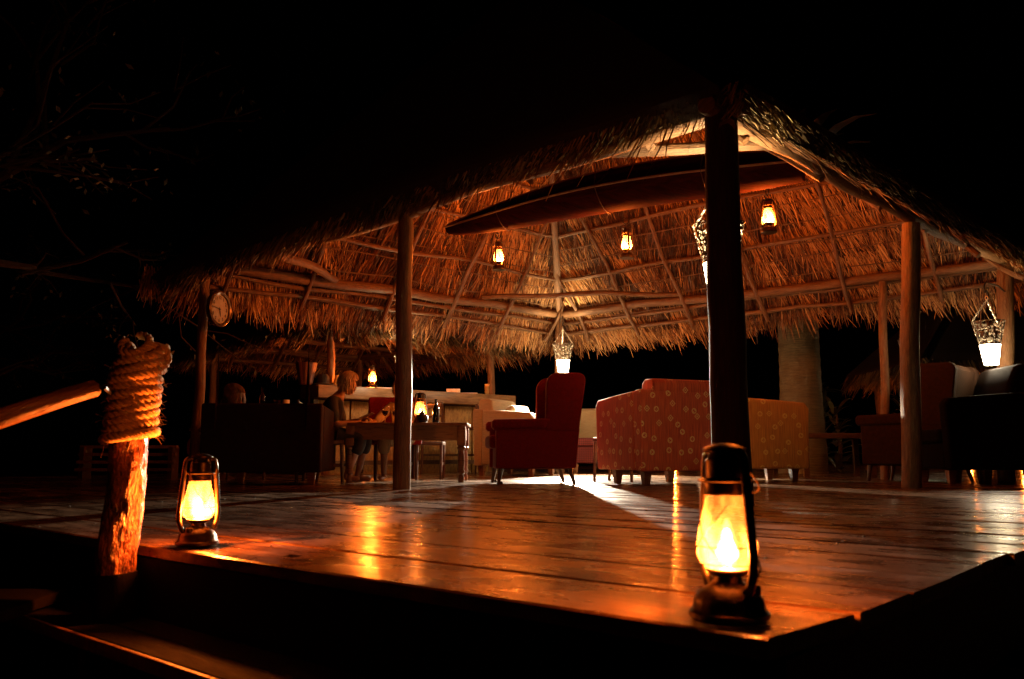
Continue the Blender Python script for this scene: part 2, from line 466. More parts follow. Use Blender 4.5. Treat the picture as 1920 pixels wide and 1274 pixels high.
M['hair_blond'] = rough_mat('blond_hair', (0.20, 0.11, 0.05), (0.48, 0.30, 0.15), 60, (1, 1, 0.12), 0.45, 0.8, 0.006, coord='Object')
M['hair_brown'] = rough_mat('brown_hair', (0.05, 0.025, 0.012), (0.18, 0.10, 0.05), 60, (1, 1, 0.12), 0.45, 0.8, 0.006, coord='Object')
M['black_cloth'] = rough_mat('black_cloth', (0.008, 0.007, 0.007), (0.02, 0.017, 0.016), 20, (1, 1, 1), 0.85, 0.3, 0.004, coord='Object')
M['pink_cloth'] = rough_mat('crimson_cloth', (0.42, 0.03, 0.06), (0.55, 0.05, 0.09), 20, (1, 1, 1), 0.8, 0.3, 0.004, coord='Object')
M['pale_cloth'] = rough_mat('pale_cloth', (0.25, 0.20, 0.14), (0.36, 0.30, 0.21), 20, (1, 1, 1), 0.8, 0.3, 0.004, coord='Object')
M['glass'] = clear_glass('drinking_glass')
M['wine'] = clear_glass('red_wine', (0.25, 0.01, 0.015))
M['bottle'] = clear_glass('bottle_glass', (0.45, 0.22, 0.06))
M['white'] = rough_mat('white_glaze', (0.62, 0.6, 0.55), (0.7, 0.68, 0.62), 12, (1, 1, 1), 0.3, 0.05, 0.001)
M['amber'] = rough_mat('amber_paper', (0.65, 0.35, 0.10), (0.75, 0.45, 0.15), 12, (1, 1, 1), 0.6, 0.05, 0.001)
M['striped'] = stripe_mat('striped_weave', (0.05, 0.014, 0.01), (0.16, 0.06, 0.03), 9)
M['dry_leaf'] = rough_mat('dry_leaf', (0.05, 0.03, 0.015), (0.10, 0.06, 0.03), 30, (1, 1, 1), 0.7, 0.5, 0.003)

# ------------------------------------------------------------------ ground and deck
gm = MB()
n = 40
V = []; F = []
for i in range(n + 1):
    for j in range(n + 1):
        x = -200 + 400 * i / n; y = -150 + 400 * j / n
        V.append((x, y, -0.62 + 0.04 * noise.noise(Vector((x * 0.2, y * 0.2, 0)))))
for i in range(n):
    for j in range(n):
        a = i * (n + 1) + j
        F.append((a, a + n + 1, a + n + 2, a + 1))
gm.add(V, F)
tag(gm.build('ground', M['soil']), kind='structure')

DO = Vector((0.42, 1.37, 0))                 # near corner of the deck
D1 = Vector((-0.75, 0.6614, 0))              # along the boards
D2 = Vector((0.6614, 0.75, 0))               # across the boards, away from the eye
ANG = math.atan2(D1.y, D1.x)
deck = empty('deck', DO, ANG, kind='structure')
# local frame of the deck: +x along D1, -y along D2
W = 0.312
def plank(x0, x1, y0, y1, z, tilt, shave=0.0, th=0.034, parent=deck, mat=None, name='plank', corner=False):
    b = MB()
    nseg = max(2, int((x1 - x0) / 0.45))
    V = []; F = []
    edge = 0.004
    ph = random.uniform(0, 100)
    for i in range(nseg + 1):
        x = x0 + (x1 - x0) * i / nseg
        zz = z + 0.0022 * noise.noise(Vector((x * 0.9, ph, 0)))
        w0 = 0.0018 * noise.noise(Vector((x * 2.1, ph, 5))); w1 = 0.0018 * noise.noise(Vector((x * 2.1, ph, 9)))
        ya, yb = y0 + w0, y1 + w1
        cx = 0.028 if (i == 0 and corner) else 0.0
        V += [(x + cx, ya, zz - th), (x + cx, ya, zz - edge + tilt), (x + cx, ya - math.copysign(edge * 1.5, y0 - y1), zz + tilt),
              (x, yb + math.copysign(edge * 1.5, y0 - y1), zz - tilt), (x, yb, zz - edge - tilt), (x, yb, zz - th)]
    for i in range(nseg):
        for k in range(6):
            k2 = (k + 1) % 6
            F.append((i * 6 + k, i * 6 + k2, (i + 1) * 6 + k2, (i + 1) * 6 + k))
    F.append((5, 4, 3, 2, 1, 0)); F.append(tuple(nseg * 6 + k for k in range(6)))
    b.add(V, F, None, False)
    return b.build(name, mat or M['deck'], parent, auto=0)

rp = random.Random(3)
nrow = 74
for k in range(nrow):
    s0 = k * W
    gap = rp.choice([0.009, 0.011, 0.013, 0.016])
    x_start = rp.uniform(-0.007, 0.007)
    if k == 4: x_start += 0.010
    x_end = 11.2
    cuts = [x_start]
    if k < 60:
        cuts.append(rp.uniform(3.2, 7.6))
    cuts.append(x_end)
    for a, b_ in zip(cuts[:-1], cuts[1:]):
        plank(a + (0.003 if a != x_start else 0), b_, -s0 - gap / 2, -s0 - W + gap / 2, rp.uniform(-0.0015, 0.0015),
              rp.uniform(-0.0012, 0.0012), corner=(k == 0 and a == x_start))
nb_ = MB()
for k in range(26):
    for i in range(5):
        for dy in (0.05, 0.26):
            nb_.lathe([(0.0, 0.0022), (0.0045, 0.002), (0.005, 0.0), (0.005, -0.004)], 6, Matrix.Translation((0.5 + i * 1.3 + rp.uniform(-0.012, 0.012), -k * W - dy - rp.uniform(-0.015, 0.015), 0.0005)))
o = nb_.build('nail_head', M['iron'], deck); o['kind'] = 'stuff'
# edge boards and the joists that carry the planks
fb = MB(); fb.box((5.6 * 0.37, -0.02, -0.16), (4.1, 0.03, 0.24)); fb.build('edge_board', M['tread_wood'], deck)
fb = MB(); fb.box((0.035, -nrow * W / 2, -0.16), (0.03, nrow * W - 0.1, 0.24)); fb.build('edge_board', M['dark_wood'], deck)
for i in range(5):
    jb = MB(); jb.box((0.5 + i * 1.3, -nrow * W / 2, -0.12), (0.06, nrow * W - 0.4, 0.16)); jb.build('joist', M['dark_wood'], deck)
for i in range(4):
    pb = MB(); pb.box((0.1, -0.3 - i * 3.2, -0.42), (0.12, 0.12, 0.44)); pb.build('pile', M['dark_wood'], deck)
# low step in front of the long edge
step = empty('deck_step', DO, ANG, kind='structure')
for j in range(2):
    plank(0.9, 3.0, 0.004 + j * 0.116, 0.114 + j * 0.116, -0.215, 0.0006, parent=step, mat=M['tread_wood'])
b = MB(); b.box((1.95, 0.243, -0.232), (2.12, 0.014, 0.036), bevel=0.003); b.build('nosing', M['rail_wood'], step)
for x in (1.0, 2.0, 2.9):
    b = MB(); b.box((x, 0.12, -0.435), (0.05, 0.2, 0.37)); b.build('bearer', M['dark_wood'], step)
# walkway that leaves the deck on the left towards the stairs
walk = empty('walkway', (-1.5, 1.0, -0.17), 0, kind='structure')
for k in range(7):
    y0 = 0.2 + k * 0.26
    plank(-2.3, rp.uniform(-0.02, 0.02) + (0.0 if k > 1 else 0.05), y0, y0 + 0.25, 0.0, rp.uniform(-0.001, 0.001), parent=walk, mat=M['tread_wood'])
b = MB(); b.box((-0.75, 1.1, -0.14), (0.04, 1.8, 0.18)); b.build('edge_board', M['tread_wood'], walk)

# ------------------------------------------------------------------ crooked poles
def pole_pts(p0, p1, bend=0.02, seg=8, seed=0.0):
    p0 = Vector(p0); p1 = Vector(p1); L = (p1 - p0).length
    d = (p1 - p0).normalized()
    a = d.orthogonal().normalized(); b = d.cross(a)
    out = []
    for i in range(seg + 1):
        t = i / seg
        w = math.sin(math.pi * t) ** 0.5 if 0 < t < 1 else 0
        q = Vector((t * L * 0.9, seed, 1.7))
        out.append(p0.lerp(p1, t) + a * noise.noise(q) * bend * w * 2 + b * noise.noise(q + Vector((0, 9, 3))) * bend * w * 2)
    return out

PSEED = [0.0]
def pole(name, p0, p1, r0, r1, mat, parent, bend=0.03, n=10, seg=8, rough=0.12):
    PSEED[0] += 3.17
    pts = pole_pts(p0, p1, bend, seg, PSEED[0])
    m = len(pts)
    rad = [r0 + (r1 - r0) * i / (m - 1) for i in range(m)]
    return MB().tube(pts, rad, n, rough=rough).build(name, mat, parent)

# ------------------------------------------------------------------ thatch
def strands(name, P0, D, L, Wd, N, mat, parent, bend=0.15, rnd=None):
    """ribbons of straw: arrays of starts, directions, lengths, widths, side reference."""
    k = len(L)
    D = D / np.linalg.norm(D, axis=1)[:, None]
    S = np.cross(D, N); S /= np.linalg.norm(S, axis=1)[:, None] + 1e-9
    th = rng.uniform(-1.0, 1.0, k)
    Nn = np.cross(S, D)
    S = S * np.cos(th)[:, None] + Nn * np.sin(th)[:, None]
    B = rng.normal(0, bend, (k, 3))
    mid = P0 + D * (L * 0.55)[:, None]
    tip = P0 + D * L[:, None] + B * L[:, None] * 0.5
    w = Wd[:, None]
    V = np.stack([P0 - S * w, P0 + S * w, mid + S * w * 0.9, mid - S * w * 0.9, tip + S * w * 0.35, tip - S * w * 0.35], 1).reshape(-1, 3)
    base = (np.arange(k) * 6)[:, None]
    Fq = np.concatenate([base + np.array([[0, 1, 2, 3]]), base + np.array([[3, 2, 4, 5]])], 1).reshape(-1, 4)
    me = bpy.data.meshes.new(name)
    nf = len(Fq)
    me.vertices.add(len(V)); me.vertices.foreach_set('co', V.ravel())
    me.loops.add(nf * 4); me.loops.foreach_set('vertex_index', Fq.ravel().astype(np.int32))
    me.polygons.add(nf); me.polygons.foreach_set('loop_start', (np.arange(nf) * 4).astype(np.int32))
    me.polygons.foreach_set('loop_total', np.full(nf, 4, dtype=np.int32))
    me.update(calc_edges=True)
    at_ = me.attributes.new('rnd', 'FLOAT', 'POINT')
    r = rng.random(k) if rnd is None else rnd
    at_.data.foreach_set('value', np.repeat(r, 6).astype(np.float32))
    me.materials.append(mat)
    o = bpy.data.objects.new(name, me)
    col.objects.link(o)
    o.parent = parent
    o['kind'] = 'stuff'
    return o

def npv(v): return np.array([v.x, v.y, v.z])

def roof_side(parent, E0, E1, A, density, fringe, fringe_len, rows=0.22, purl=(), raft=0.0, beam_k=1.0, near=False, battens=True,
              pr=0.026, rr=0.032, width=0.0052):
    """one triangular roof slope: eave E0-E1 (outermost), apex A."""
    E0, E1, A = Vector(E0), Vector(E1), Vector(A)
    u = (E1 - E0); Lu = u.length; u.normalize()
    foot = E0 + u * (A - E0).dot(u)
    up = (A - foot); H = up.length; up.normalize()
    nrm = u.cross(up).normalized()
    if nrm.z > 0: nrm = -nrm                       # points to the underside
    fs = (foot - E0).length if (foot - E0).dot(u) > 0 else -(foot - E0).length
    def lim(t):                                    # s range at height t up the slope
        k = t / H
        return fs * k, Lu + (fs - Lu) * k
    # mat of thatch: an outer and an inner skin with a thick butt at the eave
    nx, ny = 30, 14
    V = []; F = []; U = []
    for off in (0.0, 0.17):
        for j in range(ny + 1):
            t = H * j / ny; a, b = lim(t)
            for i in range(nx + 1):
                s = a + (b - a) * i / nx
                p = E0 + u * s + up * t - nrm * off
                p += nrm * 0.018 * noise.noise(p * 2.3)
                V.append(p)
    st = (nx + 1) * (ny + 1)
    for o_ in (0, st):
        for j in range(ny):
            for i in range(nx):
                q = o_ + j * (nx + 1) + i
                F.append((q, q + 1, q + nx + 2, q + nx + 1))
                U.append([((V[k] - E0).dot(u), (V[k] - E0).dot(up)) for k in F[-1]])
    for i in range(nx):
        F.append((i, i + 1, st + i + 1, st + i)); U.append([(i * 0.2, 0), (i * 0.2 + 0.2, 0), (i * 0.2 + 0.2, 0.1), (i * 0.2, 0.1)])
    mb = MB(); mb.add(V, F, U); o = mb.build('thatch_mat', M['mat_under'], parent, auto=0)
    # strands on the underside
    area = Lu * H / 2
    k = int(area * density)
    t = H * (1 - np.sqrt(rng.random(k)))
    t = np.floor(t / rows) * rows + rng.uniform(0, rows * 0.95, k)
    t = np.clip(t, 0.02, H * 0.985)
    a = fs * t / H; b = Lu + (fs - Lu) * t / H
    s = a + (b - a) * rng.random(k)
    # clumps: straw gathers in small bundles that lean together
    ck = np.floor(s / 0.07) * 12.9898 + np.floor(t / rows) * 78.233
    lean = (np.sin(ck * 43758.5453) % 1.0) - 0.5
    P0 = npv(E0) + s[:, None] * npv(u) + t[:, None] * npv(up) + npv(nrm) * rng.uniform(0.0, 0.02, k)[:, None]
    ang = lean * 0.55 + rng.normal(0, 0.13, k)
    D = -npv(up) * np.cos(ang)[:, None] + npv(u) * np.sin(ang)[:, None] + npv(nrm) * rng.uniform(0.02, 0.17, k)[:, None]
    L = rng.uniform(0.14, 0.34, k)
    bright = np.clip(0.42 + (lean * 0.7) + rng.normal(0, 0.26, k), 0, 1)
    clump = np.sin(ck * 917.13) % 1.0
    L = L * (0.7 + 0.6 * clump)
    keep = rng.random(k) < np.where(clump < 0.22, 0.35, 1.0)
    P0, D, L, bright = P0[keep], D[keep], L[keep], bright[keep]
    k = len(L)
    strands('thatch_straw', P0, D, L, rng.uniform(0.5, 1.25, k) * width, np.tile(npv(nrm), (k, 1)), M['straw'], parent, 0.16, bright)
    # fringe hanging from the eave
    if fringe:
        k = int(Lu * fringe)
        s = rng.uniform(-0.03, 1.03, k) * Lu
        dep = rng.random(k)
        P0 = npv(E0) + s[:, None] * npv(u) + npv(up) * rng.uniform(-0.02, 0.09 if near else 0.22, k)[:, None] - npv(nrm) * (dep * (0.15 if near else 0.19) - 0.01)[:, None]
        ck = np.floor(s / 0.09) * 12.9898
        lean = (np.sin(ck * 43758.5453) % 1.0) - 0.5
        ang = lean * 0.75 + rng.normal(0, 0.2, k)
        down = rng.uniform(0.15, 0.75, k)
        D = -npv(up) * np.cos(ang)[:, None] + npv(u) * np.sin(ang)[:, None] + np.array([0, 0, -1.0]) * down[:, None]
        wave = 0.75 + 0.35 * np.sin(s * 3.1 + fs) * np.sin(s * 7.7) + lean * 0.5
        L = fringe_len * rng.uniform(0.45, 1.2, k) * wave
        bright = np.clip(0.5 + lean * 0.6 + rng.normal(0, 0.25, k), 0, 1)
        strands('thatch_fringe', P0, D, L, rng.uniform(0.6, 1.5, k) * width, np.tile(npv(nrm), (k, 1)),
                M['straw_out'] if near else M['straw'], parent, 0.15, bright)
    # purlins
    for kk in purl:
        tt = H * kk; a, b = lim(tt)
        p0 = E0 + u * (a + 0.03) + up * tt + nrm * (pr + 0.05); p1 = E0 + u * (b - 0.03) + up * tt + nrm * (pr + 0.05)
        pole('purlin', p0, p1, pr * 1.1, pr * 0.85, M['pole'], parent, 0.035, 8, 12)
    if battens:
        tt = 0.12
        while tt < H * 0.9:
            a, b = lim(tt)
            pole('batten', E0 + u * a + up * tt + nrm * 0.05, E0 + u * b + up * (tt + random.uniform(-0.03, 0.03)) + nrm * 0.05,
                 0.0085, 0.0065, M['pole'], parent, 0.03, 5, 14)
            tt += 0.24
    if raft:
        s = raft * 0.6
        while s < Lu - 0.2:
            # highest point of this rafter below the hip
            tm = H * min(s / fs if fs > 0 else 9, (Lu - s) / (Lu - fs) if Lu > fs else 9)
            if tm > 0.5:
                pole('rafter', E0 + u * s + up * 0.05 + nrm * (2 * pr + 0.075), E0 + u * (s + random.uniform(-0.05, 0.05)) + up * (tm - 0.03) + nrm * (2 * pr + 0.06),
                     rr, rr * 0.72, M['pole'], parent, 0.04, 8, 8)
            s += raft * random.uniform(0.85, 1.15)

# ------------------------------------------------------------------ the main pavilion
ZB = 2.30
P = Vector((1.25, 4.90, ZB)); A_ = Vector((-0.90, 7.05, ZB)); C_ = Vector((-3.33, 9.08, ZB))
K_ = Vector((0.70, 12.45, ZB)); R_ = Vector((5.29, 8.95, ZB)); B_ = Vector((3.46, 7.20, ZB)); Q_ = Vector((4.30, 9.72, ZB))
APEX = Vector((0.35, 9.05, 5.35))
pav = empty('thatched_pavilion', (P.x, P.y, 0), 0,
            'large open pavilion with a pointed straw roof on pole posts over the lounge', 'pavilion')
pav.location = (0, 0, 0)
def kx(v, k, dz=0.0):
    q = APEX + (v - APEX) * k
    q.z += dz
    return q
dz = 0.14
eP, eA, eC, eK, eR, eB = kx(P, 1.03, dz - 0.06), kx(A_, 1.03, dz), kx(C_, 1.13, dz), kx(K_, 1.15, dz), kx(R_, 1.12, dz), kx(B_, 1.03, dz)
apx = APEX + Vector((0, 0, dz))
# near slopes
for a, b, fl in ((eP, eA, 0.10), (eA, eC, 0.2), (eB, eP, 0.10), (eR, eB, 0.2)):
    roof_side(pav, a, b, apx, 260, 620, fl, near=True, raft=1.1, battens=False, purl=(0.2, 0.42, 0.62))
# far slopes, seen from inside
roof_side(pav, eC, eK, apx, 1050, 760, 0.27, purl=(0.035, 0.075, 0.23, 0.37, 0.50, 0.64, 0.78), raft=1.0, rr=0.028, width=0.0062)
roof_side(pav, eK, eR, apx, 1050, 760, 0.27, purl=(0.035, 0.075, 0.23, 0.37, 0.50, 0.64, 0.78), raft=0.95, rr=0.028, width=0.0062)
for e in (eP, eC, eK, eR):
    d = Vector((0, 0, -0.13))
    pole('hip_rafter', e.lerp(apx, 0.01) + d, e.lerp(apx, 0.985) + d, 0.055, 0.04, M['pole'], pav, 0.05, 10, 10)
zb = Vector((0, 0, 0.02))
for a, b, r in ((P, A_, 0.06), (A_, C_, 0.062), (P, B_, 0.058), (B_, R_, 0.06), (C_, K_, 0.066), (K_, R_, 0.062)):
    d = (b - a).normalized() * 0.16
    pole('beam', a - d + zb, b + d * 0.3 + zb, r, r * 0.85, M['pole'], pav, 0.03, 12, 12)
# brace poles across the corners, under the slopes
pole('brace', P + Vector((-0.75, 0.76, 0.05)), P + Vector((0.62, 0.64, 0.05)), 0.048, 0.042, M['pole'], pav, 0.04, 10, 8)
pole('brace', C_.lerp(K_, 0.72) + Vector((0, 0, 0.1)), K_.lerp(R_, 0.34) + Vector((0, 0, 0.1)), 0.036, 0.034, M['pole'], pav, 0.04, 10, 8)
pole('brace', C_.lerp(A_, 0.35) + Vector((0, 0, 0.05)), C_.lerp(K_, 0.3) + Vector((0, 0, 0.05)), 0.05, 0.045, M['pole'], pav, 0.04, 10, 8)
# posts
def post(v, r0, r1, mat, top=None, bend=0.03, lean=(0, 0)):
    return pole('post', (v.x + lean[0], v.y + lean[1], 0.0), (v.x, v.y, top or ZB - 0.04), r0, r1, mat, pav, bend, 18, 14, 0.1)
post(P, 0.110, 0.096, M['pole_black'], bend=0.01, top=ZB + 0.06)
post(A_, 0.074, 0.064, M['pole_dark'], bend=0.032, top=ZB)
post(C_, 0.055, 0.05, M['pole_dark'], bend=0.04)
post(K_, 0.065, 0.06, M['pole'], bend=0.02)
post(R_, 0.085, 0.08, M['pole_dark'], bend=0.03, lean=(-0.17, 0))
post(B_, 0.080, 0.074, M['pole_dark'], bend=0.010, lean=(-0.135, 0))
post(Q_, 0.05, 0.045, M['pole_dark'], bend=0.02, lean=(-0.10, 0))

# ------------------------------------------------------------------ bar hut
hut = empty('bar_hut', (0, 0, 0), 0, 'low thatched bar hut with pale roof poles behind the left seating', 'hut')
Ha = Vector((0.753, 0.658, 0)); Hb = Vector((-0.658, 0.753, 0))
h0 = Vector((-2.50, 11.55, 0)); h1 = h0 + Ha * 2.88; h2 = h1 + Hb * 4.0; h3 = h0 + Hb * 4.0
def hz(v, z): return Vector((v.x, v.y, z))
HA = hz((h0 + h2) / 2, 3.9)
g0 = hz(h0 - Ha * 0.42 - Hb * 0.38, 1.88); g1 = hz(h1 + Ha * 0.42 - Hb * 0.38, 1.88)
g2 = hz(h2 + Ha * 0.42 + Hb * 0.4, 1.86); g3 = hz(h3 - Ha * 0.42 + Hb * 0.4, 1.86)
for a, b, nr in ((g0, g1, True), (g3, g0, True), (g1, g2, False), (g2, g3, False)):
    roof_side(hut, a, b, HA, 500, 420, 0.27, near=nr, purl=(0.06, 0.14, 0.24, 0.36), raft=0.8, battens=False, pr=0.035, width=0.006)
for v in (h0, h1, h2, h3):
    pole('post', v, hz(v, 2.14), 0.062, 0.052, M['pole_dark'], hut, 0.04, 12, 8)
for a, b in ((h0, h1), (h1, h2), (h2, h3), (h3, h0)):
    pole('beam', hz(a, 2.12), hz(b, 2.12), 0.055, 0.05, M['pole'], hut, 0.04, 10, 8)
for t in (0.35, 0.7):
    pole('tie_pole', hz(h0.lerp(h3, t), 2.16), hz(h1.lerp(h2, t), 2.16), 0.045, 0.04, M['pole'], hut, 0.04, 10, 8)

# bar counter
bar = empty('bar_counter', h0 - Hb * 0.12, math.atan2(Ha.y, Ha.x), 'long bar counter with a thick pale slab and straw coloured front', 'bar counter')
b = MB(); b.box((1.45, 0.12, 1.10), (3.45, 0.52, 0.17), bevel=0.012); b.build('counter_slab', M['bar_wood'], bar)
for i in range(6):
    b = MB(); b.box((-0.02 + 0.535 * i + 0.11, 0.14, 0.5), (0.51, 0.06, 1.0), bevel=0.006); b.build('front_panel', M['straw_board'], bar)
for x in (-0.2, 1.12, 3.05):
    b = MB(); b.box((x, 0.12, 0.5), (0.06, 0.12, 1.0)); b.build('upright', M['dark_wood'], bar)
b = MB(); b.box((1.45, -0.03, 0.16), (3.2, 0.05, 0.06)); b.build('foot_rail', M['dark_wood'], bar)

def bar_pt(px, out=0.0, z=1.186):
    """a place on the bar top that lies on the sight line of column px"""
    k = (px - 960) / 1600 / (math.cos(PITCH))
    o = h0 - Hb * (0.0 + out)
    s = (k * o.y * 0.99 - o.x) / (Ha.x - k * 0.99 * Ha.y)
    q = o + Ha * s
    return Vector((q.x, q.y, z))

# ------------------------------------------------------------------ kerosene lanterns
def point_light(parent, z, power, color, radius):
    ld = bpy.data.lights.new('glow', 'POINT')
    ld.energy = power; ld.color = color; ld.shadow_soft_size = radius
    o = bpy.data.objects.new('glow', ld)
    col.objects.link(o)
    o.parent = parent; o.location = (0, 0, z)
    return o

def make_lantern(detail=1.0):
    root = empty('lantern')
    n = int(28 * detail)
    tank = MB().lathe([(0.0, 0), (0.066, 0), (0.073, 0.006), (0.073, 0.014), (0.066, 0.02), (0.063, 0.036), (0.055, 0.05), (0.034, 0.062), (0.026, 0.068), (0.024, 0.082), (0.0, 0.082)], n)
    tank.build('tank', M['lamp_metal'], root)
    MB().lathe([(0.0, 0.0), (0.012, 0), (0.012, 0.014), (0.009, 0.017), (0, 0.017)], 12, Matrix.Translation((0.040, 0.026, 0.048))).build('filler_cap', M['lamp_metal'], root)
    MB().lathe([(0.030, 0.078), (0.037, 0.084), (0.040, 0.088), (0.038, 0.091), (0.022, 0.094), (0.012, 0.102), (0.005, 0.106), (0, 0.106)], n).build('burner', M['lamp_metal'], root)
    prof = [(0.036, 0.090), (0.047, 0.098), (0.0545, 0.115), (0.0555, 0.130), (0.052, 0.155), (0.045, 0.185), (0.038, 0.212), (0.0355, 0.228)]
    MB().lathe(prof, n).build('globe', M['globe'], root)
    hood = MB().lathe([(0.0375, 0.224), (0.039, 0.226), (0.039, 0.246), (0.050, 0.249), (0.050, 0.252), (0.036, 0.256), (0.0355, 0.288), (0.030, 0.294), (0.028, 0.302), (0.040, 0.306), (0.040, 0.310), (0.020, 0.318), (0.0, 0.320)], n)
    hood.build('chimney_hood', M['lamp_metal'], root)
    for k in range(2):
        sg = 1 if k else -1
        pts = [(sg * 0.030, 0, 0.300), (sg * 0.043, 0, 0.303), (sg * 0.052, 0, 0.295), (sg * 0.056, 0, 0.27), (sg * 0.064, 0, 0.19), (sg * 0.070, 0, 0.12),
               (sg * 0.068, 0, 0.085), (sg * 0.058, 0, 0.058), (sg * 0.045, 0, 0.045)]
        MB().tube(pts, [0.0088] * len(pts), 10).build('side_tube', M['lamp_metal'], root)
    wg = MB()
    for z, r in ((0.132, 0.0578), (0.100, 0.050)):
        wg.tube([(r * math.cos(a), r * math.sin(a), z) for a in np.linspace(0, 2 * math.pi, 25)], 0.0011, 5, caps=False)
    for s_ in (1, -1):
        for q in (0, 1):
            pts = []
            for i in range(11):
                t = i / 10
                z = 0.094 + 0.115 * t
                r = np.interp(z, [p[1] for p in prof], [p[0] for p in prof]) + 0.002
                a = math.pi / 2 * s_ + (t - 0.5) * 1.9 * (1 if q else -1)
                pts.append((r * math.cos(a), r * math.sin(a), z))
            wg.tube(pts, 0.0011, 5, caps=False)
    wg.build('wire_guard', M['lamp_metal'], root)
    MB().tube([(0.073, 0.0, 0.118), (0.079, 0.004, 0.112), (0.082, 0.005, 0.098), (0.077, 0.004, 0.086), (0.072, 0.0, 0.088)], 0.0016, 6).build('lift_lever', M['lamp_metal'], root)
    fl = MB().lathe([(0.0, 0.100), (0.015, 0.103), (0.022, 0.112), (0.022, 0.122), (0.016, 0.134), (0.008, 0.145), (0.0, 0.152)], 14)
    fl.build('flame', M['flame'], root)
    return root

def bail(root, up=True):
    """wire handle"""
    pts = []
    for i in range(15):
        a = math.pi * i / 14
        if up: pts.append((0.056 * math.cos(a), 0.0, 0.27 + 0.085 * math.sin(a)))
        else: pts.append((0.060 * math.cos(a), 0.062 * math.sin(a), 0.272 - 0.045 * math.sin(a)))
    MB().tube(pts, 0.0016, 6).build('handle', M['lamp_metal'], root)

lantern0 = make_lantern()
lantern0.scale = (0.95,) * 3
lantern0.location = (0.378, 1.535, 0.004)
lantern0.rotation_euler = (0, 0, R(-64))
tag(lantern0, 'big kerosene lantern burning on the deck corner nearest the camera', 'lantern', 'kerosene lanterns')
lanterns = []
def place_lantern(loc, rz, label, scale=1.0):
    o = copy_tree(lantern0)
    o.location = loc; o.rotation_euler = (0, 0, rz); o.scale = (scale,) * 3
    tag(o, label, 'lantern', 'kerosene lanterns')
    lanterns.append(o)
    return o
lantL = place_lantern((-0.985, 2.73, 0.004), R(222), 'kerosene lantern burning on the deck beside the rope-wrapped post', 0.89)
bail(lantern0, False); bail(lantL, False)
point_light(lantern0, 0.120, POWER['near'], FLAME, 0.012)
point_light(lantL, 0.120, POWER['left'], FLAME, 0.012)

# canoe that hangs below the roof
cL = at(836, 424, 8.75); cR = at(1500, 292, 7.0)
cz = (cL.z + cR.z) / 2
canoe = empty('dugout_canoe', (0, 0, 0), 0, 'dark dugout canoe hung lengthwise under the straw roof', 'canoe')
ax = (cR - cL); CL = ax.length; ax.normalize()
side = ax.cross(Vector((0, 0, 1))).normalized()          # towards the eye
roll = R(34)
upv = side.cross(ax).normalized()
if upv.z < 0: upv = -upv
across = side * math.cos(roll) - upv * math.sin(roll)    # towards near rim, which dips
depthv = -(upv * math.cos(roll) + side * math.sin(roll)) # keel direction
V = []; F = []; nl = 36; nc = 12
rimN = []; rimF = []
for i in range(nl + 1):
    t = i / nl
    w = 0.27 * (max(0.0, math.sin(math.pi * min(1, (t * 0.88 + 0.005))))) ** 0.6 + 0.006
    dpt = 0.34 * (math.sin(math.pi * min(1, t * 0.84 + 0.02))) ** 0.5 + 0.01
    sheer = upv * (0.17 * math.sin(math.pi * t))
    c = cL.lerp(cR, t) + sheer
    if t > 0.85: dpt = max(dpt, 0.16)
    for k in range(nc + 1):
        a = math.pi * k / nc
        V.append(c + across * (w * math.cos(a)) + depthv * (dpt * math.sin(a)))
    rimN.append(c + across * w); rimF.append(c - across * w)
for i in range(nl):
    for k in range(nc):
        q = i * (nc + 1) + k
        F.append((q, q + 1, q + nc + 2, q + nc + 1))
base = len(V)
V2 = []
for i in range(nl + 1):
    t = i / nl
    for k in range(nc + 1):
        o_ = V[i * (nc + 1) + k]
        ctr = (rimN[i] + rimF[i]) / 2
        V2.append(ctr + (o_ - ctr) * 0.9 if (o_ - ctr).length > 0.02 else o_.copy())
F2 = [tuple(base + k for k in reversed(f)) for f in F]
cap = [tuple([nl * (nc + 1) + k for k in range(nc + 1)]), tuple([k for k in range(nc, -1, -1)])]
b = MB(); b.add(V + V2, F + F2 + cap); b.build('hull', M['hull'], canoe)
MB().tube(rimN, 0.011, 6).build('rim', M['rim'], canoe)
MB().tube(rimF, 0.011, 6).build('rim', M['rim'], canoe)
for t in (0.2, 0.5, 0.8):
    c = cL.lerp(cR, t); i = int(t * nl)
    q = []
    for k in range(nc + 1): q.append(V[i * (nc + 1) + k] + (V[i * (nc + 1) + k] - c) * 0.05)
    top = Vector((c.x, c.y, c.z + 0.9))
    MB().tube([top] + q + [top], 0.004, 6).build('sling', M['dark_wood'], canoe)
    b = MB(); b.tube([rimN[i] * 0.97 + rimF[i] * 0.03, rimF[i] * 0.97 + rimN[i] * 0.03], 0.016, 6); b.build('thwart', M['hull'], canoe)
# cross pole that carries the slings
for t in (0.2, 0.5, 0.8):
    c = cL.lerp(cR, t)
    s2 = side * 1.5
    pole('hanging_pole', c + s2 * 0.35 + Vector((0, 0, 0.93)), c - s2 * 0.55 + Vector((0, 0, 0.9)), 0.035, 0.03, M['pole'], pav, 0.02)

